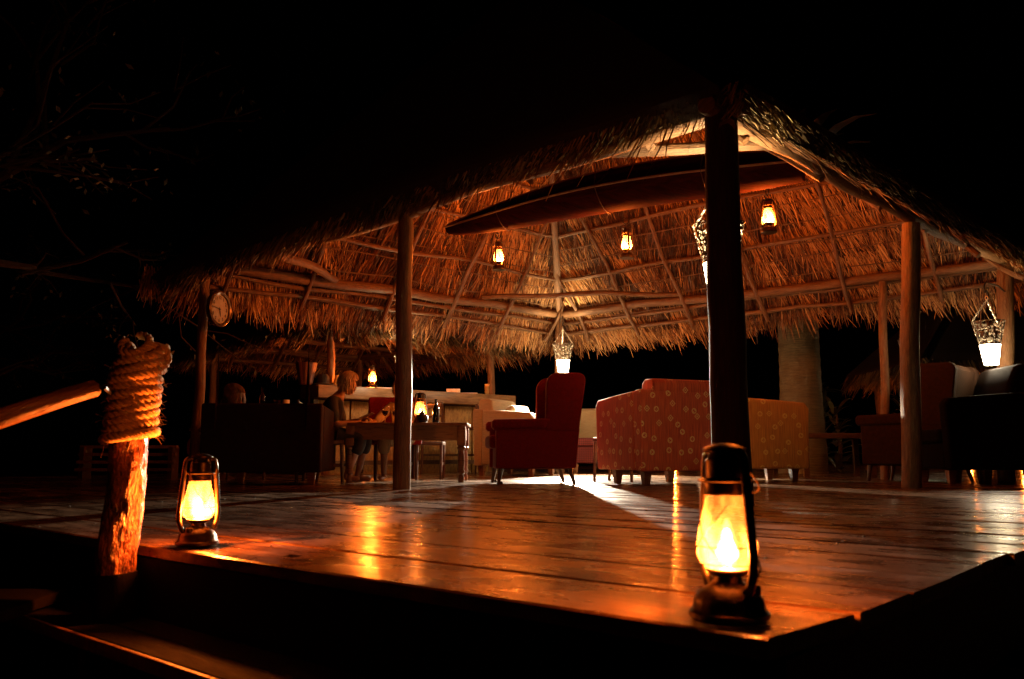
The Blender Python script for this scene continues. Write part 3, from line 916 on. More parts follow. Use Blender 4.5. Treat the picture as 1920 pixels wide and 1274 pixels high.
def hanging(px, py, Y, rz, label, power, hook_top):
    q = at(px, py, Y)                          # flame position
    o = place_lantern((q.x, q.y, q.z - 0.125), rz, label)
    bail(o, True)
    # S hook of black iron from the handle up to the canoe or pole
    z0 = 0.352
    pts = []
    for i in range(13):
        a = -math.pi / 2 + 1.7 * math.pi * i / 12
        pts.append((0.0, 0.028 * math.cos(a) + 0.01, z0 + 0.028 + 0.028 * math.sin(a)))
    pts = pts[::-1]
    pts = [(0, -0.03, hook_top - (q.z - 0.125)), (0, -0.032, z0 + 0.10)] + [(0, -0.030, z0 + 0.05), (0, -0.016, z0 + 0.008), (0, 0.01, z0 - 0.002), (0, 0.034, z0 + 0.018), (0, 0.04, z0 + 0.045), (0, 0.028, z0 + 0.066), (0, 0.010, z0 + 0.062), (0, 0.004, z0 + 0.048)]
    b = MB().tube(pts, 0.0055, 7)
    b.build('hook', M['iron'], o)
    point_light(o, 0.120, power, FLAME, 0.02)
    return o
hanging(935, 486, 9.0, R(60), 'kerosene lantern hanging from the left end of the canoe', POWER['hang'], 2.42)
hanging(1175, 462, 8.35, R(100), 'kerosene lantern hanging below the middle of the canoe', POWER['hang'], 2.55)
hanging(1441, 412, 7.5, R(5), 'kerosene lantern hanging beyond the big dark front post', POWER['hang'], 2.62)

# ------------------------------------------------------------------ basket lamps
def make_basket():
    root = empty('basket_lamp')
    # pierced sheet metal: cone cells kept or cut out by a winding pattern
    nr, nh = 96, 30
    def prof(t): return 0.098 + (0.155 - 0.098) * t, 0.20 + 0.24 * t
    V = []; F = []
    for j in range(nh + 1):
        r, z = prof(j / nh)
        for i in range(nr):
            a = 2 * math.pi * i / nr
            V.append((r * math.cos(a), r * math.sin(a), z))
    for j in range(nh):
        for i in range(nr):
            a = 2 * math.pi * i / nr; t = (j + 0.5) / nh
            r, z = prof(t)
            q = Vector((r * math.cos(a), r * math.sin(a), z)) * 26
            v = abs(noise.noise(q) + 0.35 * noise.noise(q * 1.9 + Vector((5, 1, 2))))
            if v < 0.19 or j == nh - 1 or j == 0:
                F.append((j * nr + i, j * nr + (i + 1) % nr, (j + 1) * nr + (i + 1) % nr, (j + 1) * nr + i))
    b = MB(); b.add(V, F)
    ob = b.build('pierced_basket', M['lattice'], root, auto=0)
    so = ob.modifiers.new('thick', 'SOLIDIFY'); so.thickness = 0.003
    MB().lathe([(0.097, 0.20), (0.094, 0.19), (0.082, 0.10), (0.066, 0.0), (0.060, -0.004), (0, -0.004)], 28).build('frosted_shade', M['shade'], root)
    for k in range(3):
        a0 = 2 * math.pi * k / 3 + 0.35
        p0 = Vector((0.152 * math.cos(a0), 0.152 * math.sin(a0), 0.44)); p1 = Vector((0, 0, 0.66))
        b = MB(); L = (p1 - p0).length; nl_ = 9
        d = (p1 - p0).normalized(); s1 = d.orthogonal().normalized(); s2 = d.cross(s1)
        for i in range(nl_):
            c = p0 + d * (L * (i + 0.5) / nl_)
            w = s1 if i % 2 else s2
            b.tube([c + d * (0.016 * math.cos(x)) + w * (0.007 * math.sin(x)) for x in np.linspace(0, 2 * math.pi, 9)], 0.0026, 5, caps=False)
        b.build('chain', M['chain'], root)
    MB().tube([(0, 0, 0.655), (0.012, 0, 0.67), (0.012, 0, 0.69), (0, 0, 0.70), (-0.012, 0, 0.69), (-0.012, 0, 0.67), (0, 0, 0.655)], 0.004, 6, caps=False).build('ring', M['chain'], root)
    return root
basket0 = make_basket()
BG = 'pierced metal basket lamps'
def place_basket(first, loc, rz, label, power, scale, hook_to):
    o = basket0 if first else copy_tree(basket0)
    o.location = loc; o.rotation_euler = (0, 0, rz); o.scale = (scale,) * 3
    tag(o, label, 'lamp', BG)
    return o
specs = [
    (at(1351, 552, 5.30), 'basket_corner', 'pierced basket lamp half hidden by the big dark front post', (P.x, P.y), 1.06, 10),
    (at(1056, 702, 12.0), 'basket_back', 'small bright basket lamp above the tall red wing chair', (K_.x, K_.y), 0.98, 70),
    (at(1859, 684, 8.55), 'basket_right', 'glowing pierced basket lamp beside the rightmost post', (R_.x, R_.y), 1.0, 130),
    (at(754, 712, 11.3), 'basket_bar', 'basket lamp mostly hidden by the left bent post', None, 0.72, 20),
    (at(1703, 684, 13.5), 'basket_behind', 'basket lamp mostly hidden by the thick right post', None, 0.9, 50)]
baskets = []
for i, (loc, key, label, pst, sc, rz) in enumerate(specs):
    if i == 0: loc.z = 1.27
    o = copy_tree(basket0) if i else basket0
    baskets.append((o, loc, key, label, pst, sc, rz))
for o, loc, key, label, pst, sc, rz in baskets:
    o.location = loc; o.rotation_euler = (0, 0, R(rz)); o.scale = (sc,) * 3
    tag(o, label, 'lamp', BG)
    top = 0.70
    if pst:                                     # iron bracket to its post
        v = Vector((pst[0], pst[1], 0)) - Vector((loc.x, loc.y, 0))
        v = Matrix.Rotation(-R(rz), 3, 'Z') @ v / sc
        d = v.normalized(); Lb = v.length - 0.06 / sc
        pts = [(0, 0, top - 0.01), (d * 0.03).to_tuple()[:2] + (top - 0.03,), (d * 0.05).to_tuple()[:2] + (top + 0.01,), (d * 0.035).to_tuple()[:2] + (top + 0.045,),
               (0, 0, top + 0.055), (-d * 0.04).to_tuple()[:2] + (top + 0.03,), (-d * 0.045).to_tuple()[:2] + (top + 0.09,), (0, 0, top + 0.14),
               (d * Lb * 0.6).to_tuple()[:2] + (top + 0.15,), (d * Lb).to_tuple()[:2] + (top + 0.10,), (d * Lb).to_tuple()[:2] + (top - 0.1,)]
        MB().tube(pts, 0.009, 7).build('bracket', M['iron'], o)
    else:
        MB().tube([(0, 0, top - 0.01), (0, 0, top + (0.55 if key == 'basket_behind' else 0.95))], 0.005, 6).build('wire', M['iron'], o)
    point_light(o, 0.12, POWER[key], WARM, 0.05)
    if key in UP:                                # the open mouth of the basket throws light on the thatch above
        su = bpy.data.lights.new('up_glow', 'SPOT'); su.energy = UP[key][0]; su.color = WARM; su.spot_size = R(UP[key][1]); su.spot_blend = 0.6; su.shadow_soft_size = 0.04
        sv = bpy.data.objects.new('up_glow', su); col.objects.link(sv); sv.parent = o; sv.location = (0, 0, 0.14); sv.rotation_euler = (math.pi, 0, 0)
    if key in FLOOR_SPOT:                              # added spot, tilted towards the camera, that brightens the floor before the lamp
        sd = bpy.data.lights.new('added_floor_spot', 'SPOT'); sd.energy = FLOOR_SPOT[key]; sd.color = PALE; sd.spot_size = R(82); sd.spot_blend = 0.2; sd.shadow_soft_size = 0.04
        so_ = bpy.data.objects.new('added_floor_spot', sd); col.objects.link(so_); so_.parent = o; so_.location = (0, 0, 0.10)
        so_.rotation_euler = (Matrix.Rotation(-R(rz), 3, 'Z') @ Vector((0.06, -1.0, -0.86)).to_track_quat('-Z', 'Y').to_matrix()).to_euler()

# ------------------------------------------------------------------ rope-wrapped post and handrail
rp_ = empty('rope_wrapped_post', (-1.235, 2.70, -0.6), 0, 'stout bark-covered post wrapped with thick twisted rope at the stair head', 'post')
base_z = -0.6
def rpost(z):      # centre line of the leaning post, local
    t = (z + 0.6)
    return Vector((0.0 + 0.115 * max(0, z) ** 1.2 + 0.05 * max(0, 0.3 - z) + 0.008 * math.sin(z * 9), 0.0, t))
pts = []; rads = []
for i in range(60):
    z = -0.10 + 0.70 * i / 59
    pts.append(rpost(z)); rads.append(0.058 - 0.005 * i / 59)
b = MB(); b.tube(pts, rads, 48)
bv = b.v
for i, v in enumerate(bv):
    q = Vector(v); c = rpost(q.z - 0.6); c.z = q.z
    d = (q - c)
    k = 1 + 0.10 * noise.noise(Vector((q.x * 30, q.y * 30, q.z * 9))) + 0.07 * noise.noise(Vector((q.x * 70, q.y * 70, q.z * 28))) + 0.10 * noise.noise(Vector((q.x * 9, q.y * 9, q.z * 4)))
    bv[i] = tuple(c + d * k)
b.build('bark_pole', M['bark'], rp_)
MB().tube([(rpost(-0.6)), rpost(-0.3), rpost(-0.075)], [0.066, 0.066, 0.064], 20).build('added_dark_foot', M['tread_wood'], rp_)  # added near-black sleeve, stands in for the shade around the post's foot
# rope: three twisted strands following an uneven coil
def coil():
    out = []
    turns = 9.6; nn = 760
    for i in range(nn):
        t = i / (nn - 1); a = 2 * math.pi * turns * t + 2.4
        z = 0.335 + 0.255 * t
        z += 0.010 * math.sin(a + 0.9) * (1.3 - 0.6 * math.sin(t * 13)) + 0.006 * noise.noise(Vector((t * 22, 0, 0)))
        r = 0.065 + 0.006 * noise.noise(Vector((t * 14, 3, 1))) + (0.010 * math.exp(-((t - 0.05) / 0.07) ** 2)) + (0.004 if t > 0.75 else 0) - 0.012 * max(0, t - 0.93) / 0.07
        c = rpost(z)
        out.append(c + Vector((r * math.cos(a), r * math.sin(a), 0)))
    return out
def rope(name, path, r, parent, pitch=0.052):
    b = MB()
    L = 0
    F_ = []
    for i, p in enumerate(path):
        a = path[max(0, i - 1)]; c = path[min(len(path) - 1, i + 1)]
        T = (c - a).normalized()
        N = Vector((0, 0, 1)); N = (N - T * N.dot(T)).normalized(); B = T.cross(N)
        if i: L += (p - path[i - 1]).length
        F_.append((p, N, B, L))
    for k in range(3):
        pts = []
        for p, N, B, L in F_:
            a = 2 * math.pi * (L / pitch + k / 3)
            pts.append(p + (N * math.cos(a) + B * math.sin(a)) * r * 0.52)
        b.tube(pts, r * 0.56, 7)
    return b.build(name, M['rope'], parent)
rope('rope', coil(), 0.0160, rp_)
# slack loops on the top
tp = rpost(0.595)
loop = [tp + Vector((0.055 * math.cos(a) + 0.018, 0.055 * math.sin(a), 0.012 + 0.02 * math.sin(2 * a + 1))) for a in np.linspace(0.5, 5.9, 70)]
rope('rope', loop, 0.0145, rp_)
loop = [tp + Vector((0.042 * math.cos(a) - 0.006, -0.035 + 0.03 * math.sin(a), 0.035 + 0.032 * math.sin(a))) for a in np.linspace(2.6, 8.0, 60)]
rope('rope', loop, 0.013, rp_)
loop = [tp + Vector((0.03 * math.cos(a) + 0.05, -0.02 + 0.03 * math.cos(a), -0.005 + 0.036 * math.sin(a))) for a in np.linspace(-1.6, 2.9, 50)]
rope('rope', loop, 0.013, rp_)
fb = MB()
for i in range(150):
    t = random.random(); a = random.uniform(0, 6.28); z = 0.33 + 0.27 * t
    c = rpost(z) + Vector((0.08 * math.cos(a), 0.08 * math.sin(a), 0))
    d = Vector((math.cos(a) * 0.6, math.sin(a) * 0.6, random.uniform(-1, 0.4))).normalized() * random.uniform(0.008, 0.03)
    fb.tube([c, c + d * 0.5 + Vector((0, 0, 0.002)), c + d], 0.0004, 3, caps=False)
for dx, L in ((-0.045, 0.06), (0.05, 0.03), (0.035, 0.04)):
    c = rpost(0.335) + Vector((dx, -0.06, 0)); fb.tube([c, c + Vector((-0.006, 0, -L * 0.5)), c + Vector((-0.012, 0, -L))], 0.0009, 4)
o = fb.build('loose_fibre', M['rope'], rp_); o['kind'] = 'stuff'

rail = empty('handrail', (0, 0, 0), 0, 'round timber handrail sloping down to the left of the rope-wrapped post', 'handrail')
r0 = at(178, 729, 2.36); r1 = at(-260, 872, 1.85)
pole('rail', r0, r1, 0.023, 0.026, M['rail_wood'], rail, 0.004, 18, 24, 0.22)
lp = r0.lerp(r1, 0.93)
pole('baluster', (lp.x, lp.y, -0.6), lp, 0.03, 0.026, M['bark'], rail, 0.01)
MB().tube([r0 + Vector((-0.01, 0, 0)), r0 + Vector((0.035, -0.02, 0.002)), Vector((-1.25, 2.66, r0.z + 0.004))], 0.006, 6).build('pin', M['iron'], rail)

# ------------------------------------------------------------------ seating
def leg_mesh(h, r_top=0.028, r_bot=0.018, splay=(0, 0)):
    return [(0, 0, h), (splay[0] * 0.3, splay[1] * 0.3, h * 0.6), (splay[0], splay[1], 0)], [r_top, (r_top + r_bot) / 2, r_bot]

def wing_chair(name, loc, rz, fab, label, caster=False, leg_mat='dark_wood'):
    """faces +x"""
    root = empty(name, loc, rz, label, 'armchair')
    F_ = M[fab]
    hw = 0.40
    b = MB(); b.box((0.40, 0, 0.28), (0.82, 2 * hw - 0.2, 0.24), bevel=0.03, seg=3); b.build('seat_base', F_, root)
    b = MB(); b.box((0.50, 0, 0.45), (0.80, 2 * hw - 0.24, 0.14), bevel=0.05, seg=4); b.build('seat_cushion', F_, root)
    b = MB(); b.prism([(0.10, 0.38), (0.26, 0.40), (0.10, 1.14), (0.04, 1.18), (-0.07, 1.18), (-0.115, 1.12), (-0.01, 0.18), (0.10, 0.18)], -hw + 0.09, hw - 0.09, 0.03, 3)
    b.build('backrest', F_, root)
    for sg in (-1, 1):
        y0, y1 = (sg * hw, sg * (hw - 0.11)) if sg > 0 else (-hw, -hw + 0.11)
        prof = [(0.84, 0.17), (0.84, 0.60), (-0.06, 0.60), (-0.015, 0.17)]
        b = MB(); b.prism(prof, min(y0, y1) + 0.012, max(y0, y1) - 0.012, 0.02, 3); b.build('side_panel', F_, root)
        b = MB(); b.prism([(0.30, 0.585), (0.86, 0.575), (0.885, 0.60), (0.885, 0.66), (0.86, 0.685), (0.26, 0.70)], min(y0, y1) - 0.01, max(y0, y1) + 0.01, 0.03, 3); b.build('armrest', F_, root)
        wing = [(0.31, 0.64), (0.30, 0.90)]
        for i in range(7):
            a = math.pi / 2 * i / 6
            wing.append((0.30 - 0.13 * (1 - math.cos(a)), 1.04 + 0.15 * math.sin(a)))
        for i in range(6):
            a = math.pi / 2 * i / 5
            wing.append((-0.05 - 0.08 * math.sin(a), 1.11 + 0.08 * math.cos(a)))
        wing += [(-0.05, 0.56), (0.31, 0.56)]
        b = MB(); b.prism(wing, min(y0, y1) + 0.006, max(y0, y1) - 0.006, 0.022, 3); b.build('wing', F_, root)
    for x, y, sx in ((0.78, hw - 0.08, 0.03), (0.78, -hw + 0.08, 0.03), (0.04, hw - 0.08, -0.05), (0.04, -hw + 0.08, -0.05)):
        p, r = leg_mesh(0.19, 0.03, 0.018, (sx, 0))
        b = MB(); b.tube(p, r, 10)
        o = b.build('leg', M[leg_mat], root, loc=(x, y, 0.0))
        if caster and x > 0.5:
            c = MB(); c.tube([(-0.006, -0.008, 0.016), (-0.006, 0.008, 0.016)], 0.016, 12); c.build('caster', M['iron'], o)
    return root

def arm_chair(name, loc, rz, fab, label, fab_in=None, seat_fab=None, width=0.95, top=0.96):
    root = empty(name, loc, rz, label, 'armchair')
    F_ = M[fab]; S_ = M[seat_fab or fab]; hw = width / 2
    # faces +x ; outer back at x=0
    b = MB(); b.prism([(0, 0.13), (0.10, 0.13), (0.12, 0.82), (0.08, 0.855), (0.0, 0.86), (-0.02, 0.83)], -hw, hw, 0.018, 3); b.build('outer_back', F_, root)
    b = MB(); b.prism([(0.015, 0.40), (0.24, 0.40), (0.19, top - 0.03), (0.14, top), (0.01, top), (-0.016, top - 0.05), (-0.012, 0.84)], -hw + 0.135, hw - 0.135, 0.028, 4); b.build('backrest', F_, root)
    for sg in (-1, 1):
        y0, y1 = sorted((sg * (hw + 0.002), sg * (hw - 0.13)))
        b = MB(); b.prism([(0.105, 0.135), (0.82, 0.135), (0.845, 0.74), (0.80, 0.80), (0.5, 0.825), (0.122, 0.85)], y0, y1, 0.03, 4); b.build('arm', F_, root)
    b = MB(); b.box((0.47, 0, 0.265), (0.70, width - 0.27, 0.25), bevel=0.02, seg=3); b.build('seat_base', S_, root)
    b = MB(); b.box((0.52, 0, 0.45), (0.68, width - 0.28, 0.13), bevel=0.045, seg=4); b.build('seat_cushion', S_, root)
    for x, y in ((0.07, hw - 0.09), (0.07, -hw + 0.09), (0.74, hw - 0.18), (0.74, -hw + 0.18)):
        b = MB(); b.box((0, 0, 0.066), (0.085, 0.085, 0.132), taper=0.62, bevel=0.004, seg=1); b.build('leg', M['table_wood'], root, loc=(x, y, 0))
    return root

# tall red wing chair, side on, facing left
wc = wing_chair('wing_chair', (0.545, 8.4, 0.0), R(187), 'red_fabric', 'tall red wing chair facing left in front of the basket lamp', caster=True)
wc.scale = (0.88, 0.88, 0.88)
# patterned armchairs
a1 = math.atan2(0.92, -0.38)
rearL = Vector((1.14, 7.62, 0)); fw = Vector((math.cos(a1), math.sin(a1), 0)); rt = Vector((fw.y, -fw.x, 0))
arm_chair('patterned_armchair', rearL + rt * 0.475, a1, 'motif_red', 'red-orange armchair with pale motifs, seen from behind left of the big front post')
arm_chair('patterned_armchair', (2.12, 9.05, 0), R(8), 'motif_gold', 'golden armchair with pale motifs, side on right of the big front post')
# cream chairs behind
arm_chair('cream_armchair', (-0.27, 11.55, 0), R(-28), 'cream_fabric', 'cream armchair with a pale pillow behind the red wing chair', top=1.0)
pl = MB(); pl.box((0, 0, 0), (0.15, 0.46, 0.36), Matrix.Rotation(R(-22), 3, 'Y'), bevel=0.06, seg=4)
o = pl.build('pillow', M['cream_fabric'], None, loc=(0.11, 11.28, 0.73), rz=R(-28)); tag(o, 'plump pale pillow leaning in the cream armchair behind the red chair', 'pillow')
arm_chair('cream_armchair', (1.33, 13.5, 0), R(-97), 'cream_fabric', 'cream armchair with a red checked seat in the gap beside the orange armchair', seat_fab='check', top=0.98)
# brown wing chair behind the thick right post
wing_chair('wing_chair', (4.55, 8.75, 0), R(136), 'brown_fabric', 'brown wing chair seen from behind, beyond the thick right post')
# dark armchair on the right with rounded back
dk = arm_chair('dark_armchair', (4.86, 8.35, 0), R(178), 'dark_fabric', 'dark armchair with a rounded cushion, in front of the rightmost post')
for ch in list(dk.children):
    if ch.name.startswith('backrest'): bpy.data.objects.remove(ch)
b = MB()
b.prism([(0.30, 0.48), (0.17, 0.95), (0.10, 1.10), (0.02, 1.14), (-0.05, 1.10), (-0.08, 0.98), (0.0, 0.45)], -0.34, 0.34, 0.05, 4)
b.build('backrest', M['dark_fabric'], dk)
dk2 = copy_tree(dk); dk2.location = (5.04, 8.72, 0); dk2.rotation_euler = (0, 0, R(183))
tag(dk2, 'second dark rounded armchair at the right edge, under the glowing basket lamp', 'armchair')
# low table between chairs
lt = empty('low_table', at(1560, 880, 10.6).xy.to_3d(), R(0), 'low dark coffee table behind the golden armchair', 'table')
b = MB(); b.box((0, 0, 0.50), (0.9, 0.6, 0.06), bevel=0.006); b.build('tabletop', M['dark_wood'], lt)
for x in (-0.4, 0.4):
    for y in (-0.25, 0.25):
        b = MB(); b.box((x, y, 0.235), (0.06, 0.06, 0.47)); b.build('leg', M['dark_wood'], lt)
# big dark armchair on the left, its back to the camera
ls = arm_chair('dark_armchair', (-1.0, 7.9, 0), R(92), 'brown_fabric', 'broad dark armchair with its back to the deck, left of the seated woman', width=1.1, top=0.74)
ls.location = at(486, 900, 7.9).xy.to_3d()
ls.scale = (1, 1, 0.87)
# chair of the dark-dressed woman, simple wooden with a frame back
def wood_chair(name, loc, rz, label, seat_h=0.42, back_h=0.82, w=0.46, mat='dark_wood', pad=None, slats=2):
    root = empty(name, loc, rz, label, 'chair' if seat_h < 0.6 else 'bar stool')
    h = w / 2 - 0.02
    MB().box((0, 0, seat_h - 0.02), (w, w, 0.04), bevel=0.008).build('seat', M[pad or mat], root)
    for x in (-h, h):
        for y in (-h, h):
            top = back_h if x < 0 else seat_h - 0.04
            MB().tube([(x * 1.08, y, 0), (x, y, seat_h * 0.9), (x * (1.12 if x < 0 else 1), y, top)], [0.016, 0.019, 0.015], 8).build('leg', M[mat], root)
    for k in range(slats):
        z = back_h - 0.05 - k * 0.14
        MB().box((-h * 1.10, 0, z), (0.02, w - 0.05, 0.06 if k == 0 else 0.035), bevel=0.004).build('back_rail', M[mat], root)
    for y in (-h, h):
        MB().box((0, y, seat_h * 0.4), (w - 0.05, 0.02, 0.03)).build('stretcher', M[mat], root)
    return root
wood_chair('dining_chair', (-1.93, 8.80, 0), R(4), 'dark wooden chair under the woman in black', slats=3)
wood_chair('side_chair', (1.12, 8.95, 0), R(150), 'dark wooden chair peeping out at the left side of the red-orange armchair', 0.45, 0.80, 0.42, slats=3)
q = bar_pt(832, 0.75, 0); wood_chair('bar_stool', (q.x, q.y, 0), R(48), 'dark bar stool behind the table lantern', 0.66, 0.98, 0.44, slats=2)
q = bar_pt(898, 0.72, 0); wood_chair('bar_stool', (q.x, q.y, 0), R(128), 'dark bar stool beside the red wing chair', 0.66, 0.98, 0.44, slats=2)
q = bar_pt(800, 1.5, 0); wood_chair('stool', (-0.98, 9.9, 0), R(-90), 'low dark wooden chair behind the dining table', 0.42, 0.60, 0.40, slats=1)['category'] = 'stool'
# red-backed chair of the person in pale clothes
rb = empty('red_backed_chair', (-1.30, 9.62, 0), R(-80), 'chair with an upholstered dark red back behind the dining table', 'chair')
MB().box((0, 0, 0.43), (0.5, 0.55, 0.1), bevel=0.03, seg=3).build('seat', M['red_fabric'], rb)
MB().box((-0.26, 0, 0.66), (0.08, 0.62, 0.54), bevel=0.035, seg=3).build('backrest', M['red_fabric'], rb)
for x in (-0.22, 0.22):
    for y in (-0.22, 0.22): MB().tube([(x, y, 0), (x, y, 0.4)], [0.016, 0.022], 8).build('leg', M['dark_wood'], rb)

# ------------------------------------------------------------------ dining table
tb = empty('dining_table', (-1.07, 8.98, 0), 0, 'wooden table with turned legs in front of the bar, bearing a lantern', 'table')
TH = 0.595
MB().box((0, 0, TH - 0.015), (1.24, 0.72, 0.03), bevel=0.006).build('tabletop', M['table_wood'], tb)
for y in (-0.32, 0.32): MB().box((0, y, TH - 0.10), (1.14, 0.03, 0.14)).build('apron', M['table_wood'], tb)
for x in (-0.57, 0.57): MB().box((x, 0, TH - 0.10), (0.03, 0.61, 0.14)).build('apron', M['table_wood'], tb)
for x in (-0.56, 0.56):
    for y in (-0.31, 0.31):
        b = MB(); b.box((0, 0, TH - 0.13), (0.085, 0.085, 0.20), bevel=0.006)
        b.lathe([(0.03, TH - 0.23), (0.043, TH - 0.245), (0.043, TH - 0.26), (0.026, TH - 0.28), (0.032, TH - 0.33), (0.036, 0.18), (0.028, 0.13), (0.038, 0.11), (0.038, 0.09), (0.024, 0.075), (0.034, 0.04), (0.03, 0.0)], 14)
        b.build('leg', M['table_wood'], tb, loc=(x, y, 0))
q = at(788, 772, 8.85)
o = place_lantern((q.x, q.y, TH + 0.001), R(30), 'kerosene lantern burning on the dining table', 1.0); bail(o, False)
point_light(o, 0.12, POWER['table'], FLAME, 0.015)
# things on the table
def wine_glass(loc, label):
    root = empty('wine_glass', loc, 0, label, 'wine glass')
    MB().lathe([(0.0, 0.0), (0.034, 0.001), (0.034, 0.003), (0.006, 0.008), (0.004, 0.07), (0.02, 0.082), (0.038, 0.105), (0.042, 0.13), (0.034, 0.17), (0.032, 0.17), (0.040, 0.13), (0.036, 0.107), (0.019, 0.086), (0.0, 0.082)], 20).build('bowl', M['glass'], root)
    MB().lathe([(0.0, 0.0875), (0.018, 0.089), (0.034, 0.108), (0.0385, 0.125), (0.0, 0.125)], 20).build('wine', M['wine'], root)
    return root
q = at(722, 790, 8.80); wine_glass((q.x, q.y, TH + 0.001), 'glass of red wine on the table left of the bent post')
q = at(741, 790, 8.95); wine_glass((q.x, q.y, TH + 0.001), 'second wine glass on the table, partly behind the bent post')
def bottle(loc, h, r, mat, label, group=None):
    o = MB().lathe([(0, 0), (r * 0.95, 0), (r, h * 0.02), (r, h * 0.58), (r * 0.75, h * 0.68), (r * 0.36, h * 0.77), (r * 0.33, h * 0.93), (r * 0.42, h * 0.94), (r * 0.42, h), (0, h)], 18).build('bottle', mat, None, loc=loc)
    return tag(o, label, 'bottle', group)
M['dark_bottle'] = rough_mat('dark_bottle', (0.006, 0.008, 0.005), (0.01, 0.012, 0.008), 10, (1, 1, 1), 0.12, 0.0, 0.001)
q = at(817, 780, 8.72); bottle((q.x, q.y, TH + 0.001), 0.24, 0.036, M['dark_bottle'], 'dark bottle on the table right of the lantern')
# round dark pot in front of the lantern
q = at(791, 785, 8.70)
pt = empty('sugar_pot', (q.x, q.y, TH + 0.001), 0, 'round dark lidded pot standing before the table lantern', 'pot')
MB().lathe([(0, 0), (0.045, 0), (0.062, 0.02), (0.066, 0.05), (0.055, 0.075), (0.03, 0.085), (0, 0.085)], 20).build('body', M['iron'], pt)
MB().lathe([(0.032, 0.084), (0.03, 0.10), (0.012, 0.11), (0.012, 0.125), (0.0, 0.13)], 16).build('lid', M['iron'], pt)

# ------------------------------------------------------------------ things on the bar
o_bar = place_lantern(bar_pt(697, 0.12), R(70), 'kerosene lantern burning on top of the bar counter', 1.0); bail(o_bar, False)
point_light(o_bar, 0.12, POWER['bar'], FLAME, 0.02)
q = bar_pt(572, 0.05)
b = MB().lathe([(0.0, 0), (0.085, 0), (0.145, 0.29), (0.138, 0.29), (0.078, 0.01), (0, 0.01)], 28); o = b.build('conical_basket', M['striped'], None, loc=q)
tag(o, 'striped conical basket standing on the left end of the bar', 'basket')
q = bar_pt(631, 0.12); o = MB().lathe([(0.0, 0), (0.075, 0), (0.06, 0.03), (0.032, 0.13), (0.02, 0.15), (0.0, 0.15)], 20).build('candle_shade', M['amber'], None, loc=q)
tag(o, 'small amber cone shade on the bar beside the reddish hut post', 'candle shade')
q = bar_pt(604, 0.1); o = MB().lathe([(0.0, 0), (0.16, 0.0), (0.17, 0.012), (0.09, 0.03), (0.085, 0.12), (0.06, 0.15), (0, 0.14)], 24).build('felt_hat', M['black_cloth'], None, loc=q)
tag(o, 'dark wide-brimmed hat lying on the bar right of the conical basket', 'hat')
q = bar_pt(724, 0.14)
o = MB().box((0, 0, 0.006), (0.30, 0.21, 0.012), Matrix.Rotation(R(20), 3, 'Z')).build('menu', M['white'], None, loc=q); tag(o, 'white menu sheets lying on the bar right of its lantern', 'menu')
q = bar_pt(850, 0.1); o = MB().box((0, 0, 0.03), (0.20, 0.14, 0.06), bevel=0.004).build('napkin_box', M['white'], None, loc=q); tag(o, 'low pale box on the bar above the first stool', 'box')
q = bar_pt(879, 0.12); o = MB().box((0, 0, 0.006), (0.26, 0.18, 0.012), bevel=0.002).build('tray', M['white'], None, loc=q); tag(o, 'flat pale tray on the bar right of the low box', 'tray')
q = bar_pt(913, 0.1)
cs = empty('cup_stack', q, 0, 'small stack of cups at the right end of the bar', 'cups')
for i in range(4): MB().lathe([(0.0, 0), (0.028, 0), (0.038, 0.06), (0.034, 0.06), (0.024, 0.004), (0, 0.004)], 16).build('cup', M['amber' if i == 3 else 'straw_board'], cs, loc=(0.003 * (i % 2), 0, i * 0.036))
# drinks ledge behind the reclining woman
lg = empty('drinks_table', at(480, 880, 10.3).xy.to_3d(), R(12), 'small dark table with drinks behind the woman in crimson', 'table')
LZ = 0.80
MB().box((0.1, 0, LZ - 0.02), (1.2, 0.4, 0.04), bevel=0.004).build('tabletop', M['dark_wood'], lg)
for x in (-0.42, 0.62):
    for y in (-0.15, 0.15): MB().box((x, y, LZ / 2 - 0.02), (0.05, 0.05, LZ - 0.04)).build('leg', M['dark_wood'], lg)
q = at(491, 768, 10.2); bottle((q.x, q.y, LZ), 0.27, 0.035, M['bottle'], 'amber bottle behind the woman in crimson')
def tumbler(px, mat, label):
    q = at(px, 768, 10.2)
    o = MB().lathe([(0.0, 0), (0.036, 0), (0.042, 0.12), (0.039, 0.12), (0.033, 0.008), (0, 0.008)], 20).build('tumbler', mat, None, loc=(q.x, q.y, LZ)); tag(o, label, 'glass', 'tumblers on the drinks table')
tumbler(519, M['bottle'], 'amber tumbler on the drinks table, left one'); tumbler(536, M['white'], 'pale cup on the drinks table, right of the amber tumbler')
q = at(426, 752, 9.9)
o = MB().lathe([(0.0, 0), (0.05, 0), (0.062, 0.01), (0.082, 0.11), (0.075, 0.11), (0.055, 0.012), (0, 0.012)], 24).build('bowl', M['white'], None, loc=(q.x, q.y, 0.80)); tag(o, 'white bowl behind the broad dark armchair', 'bowl')
bt = empty('side_table', (q.x, q.y, 0), 0, 'narrow dark pedestal table under the white bowl', 'table')
MB().lathe([(0, 0.799), (0.14, 0.799), (0.14, 0.77), (0.03, 0.76), (0.03, 0.05), (0.12, 0.0), (0, 0)], 20).build('pedestal', M['dark_wood'], bt)

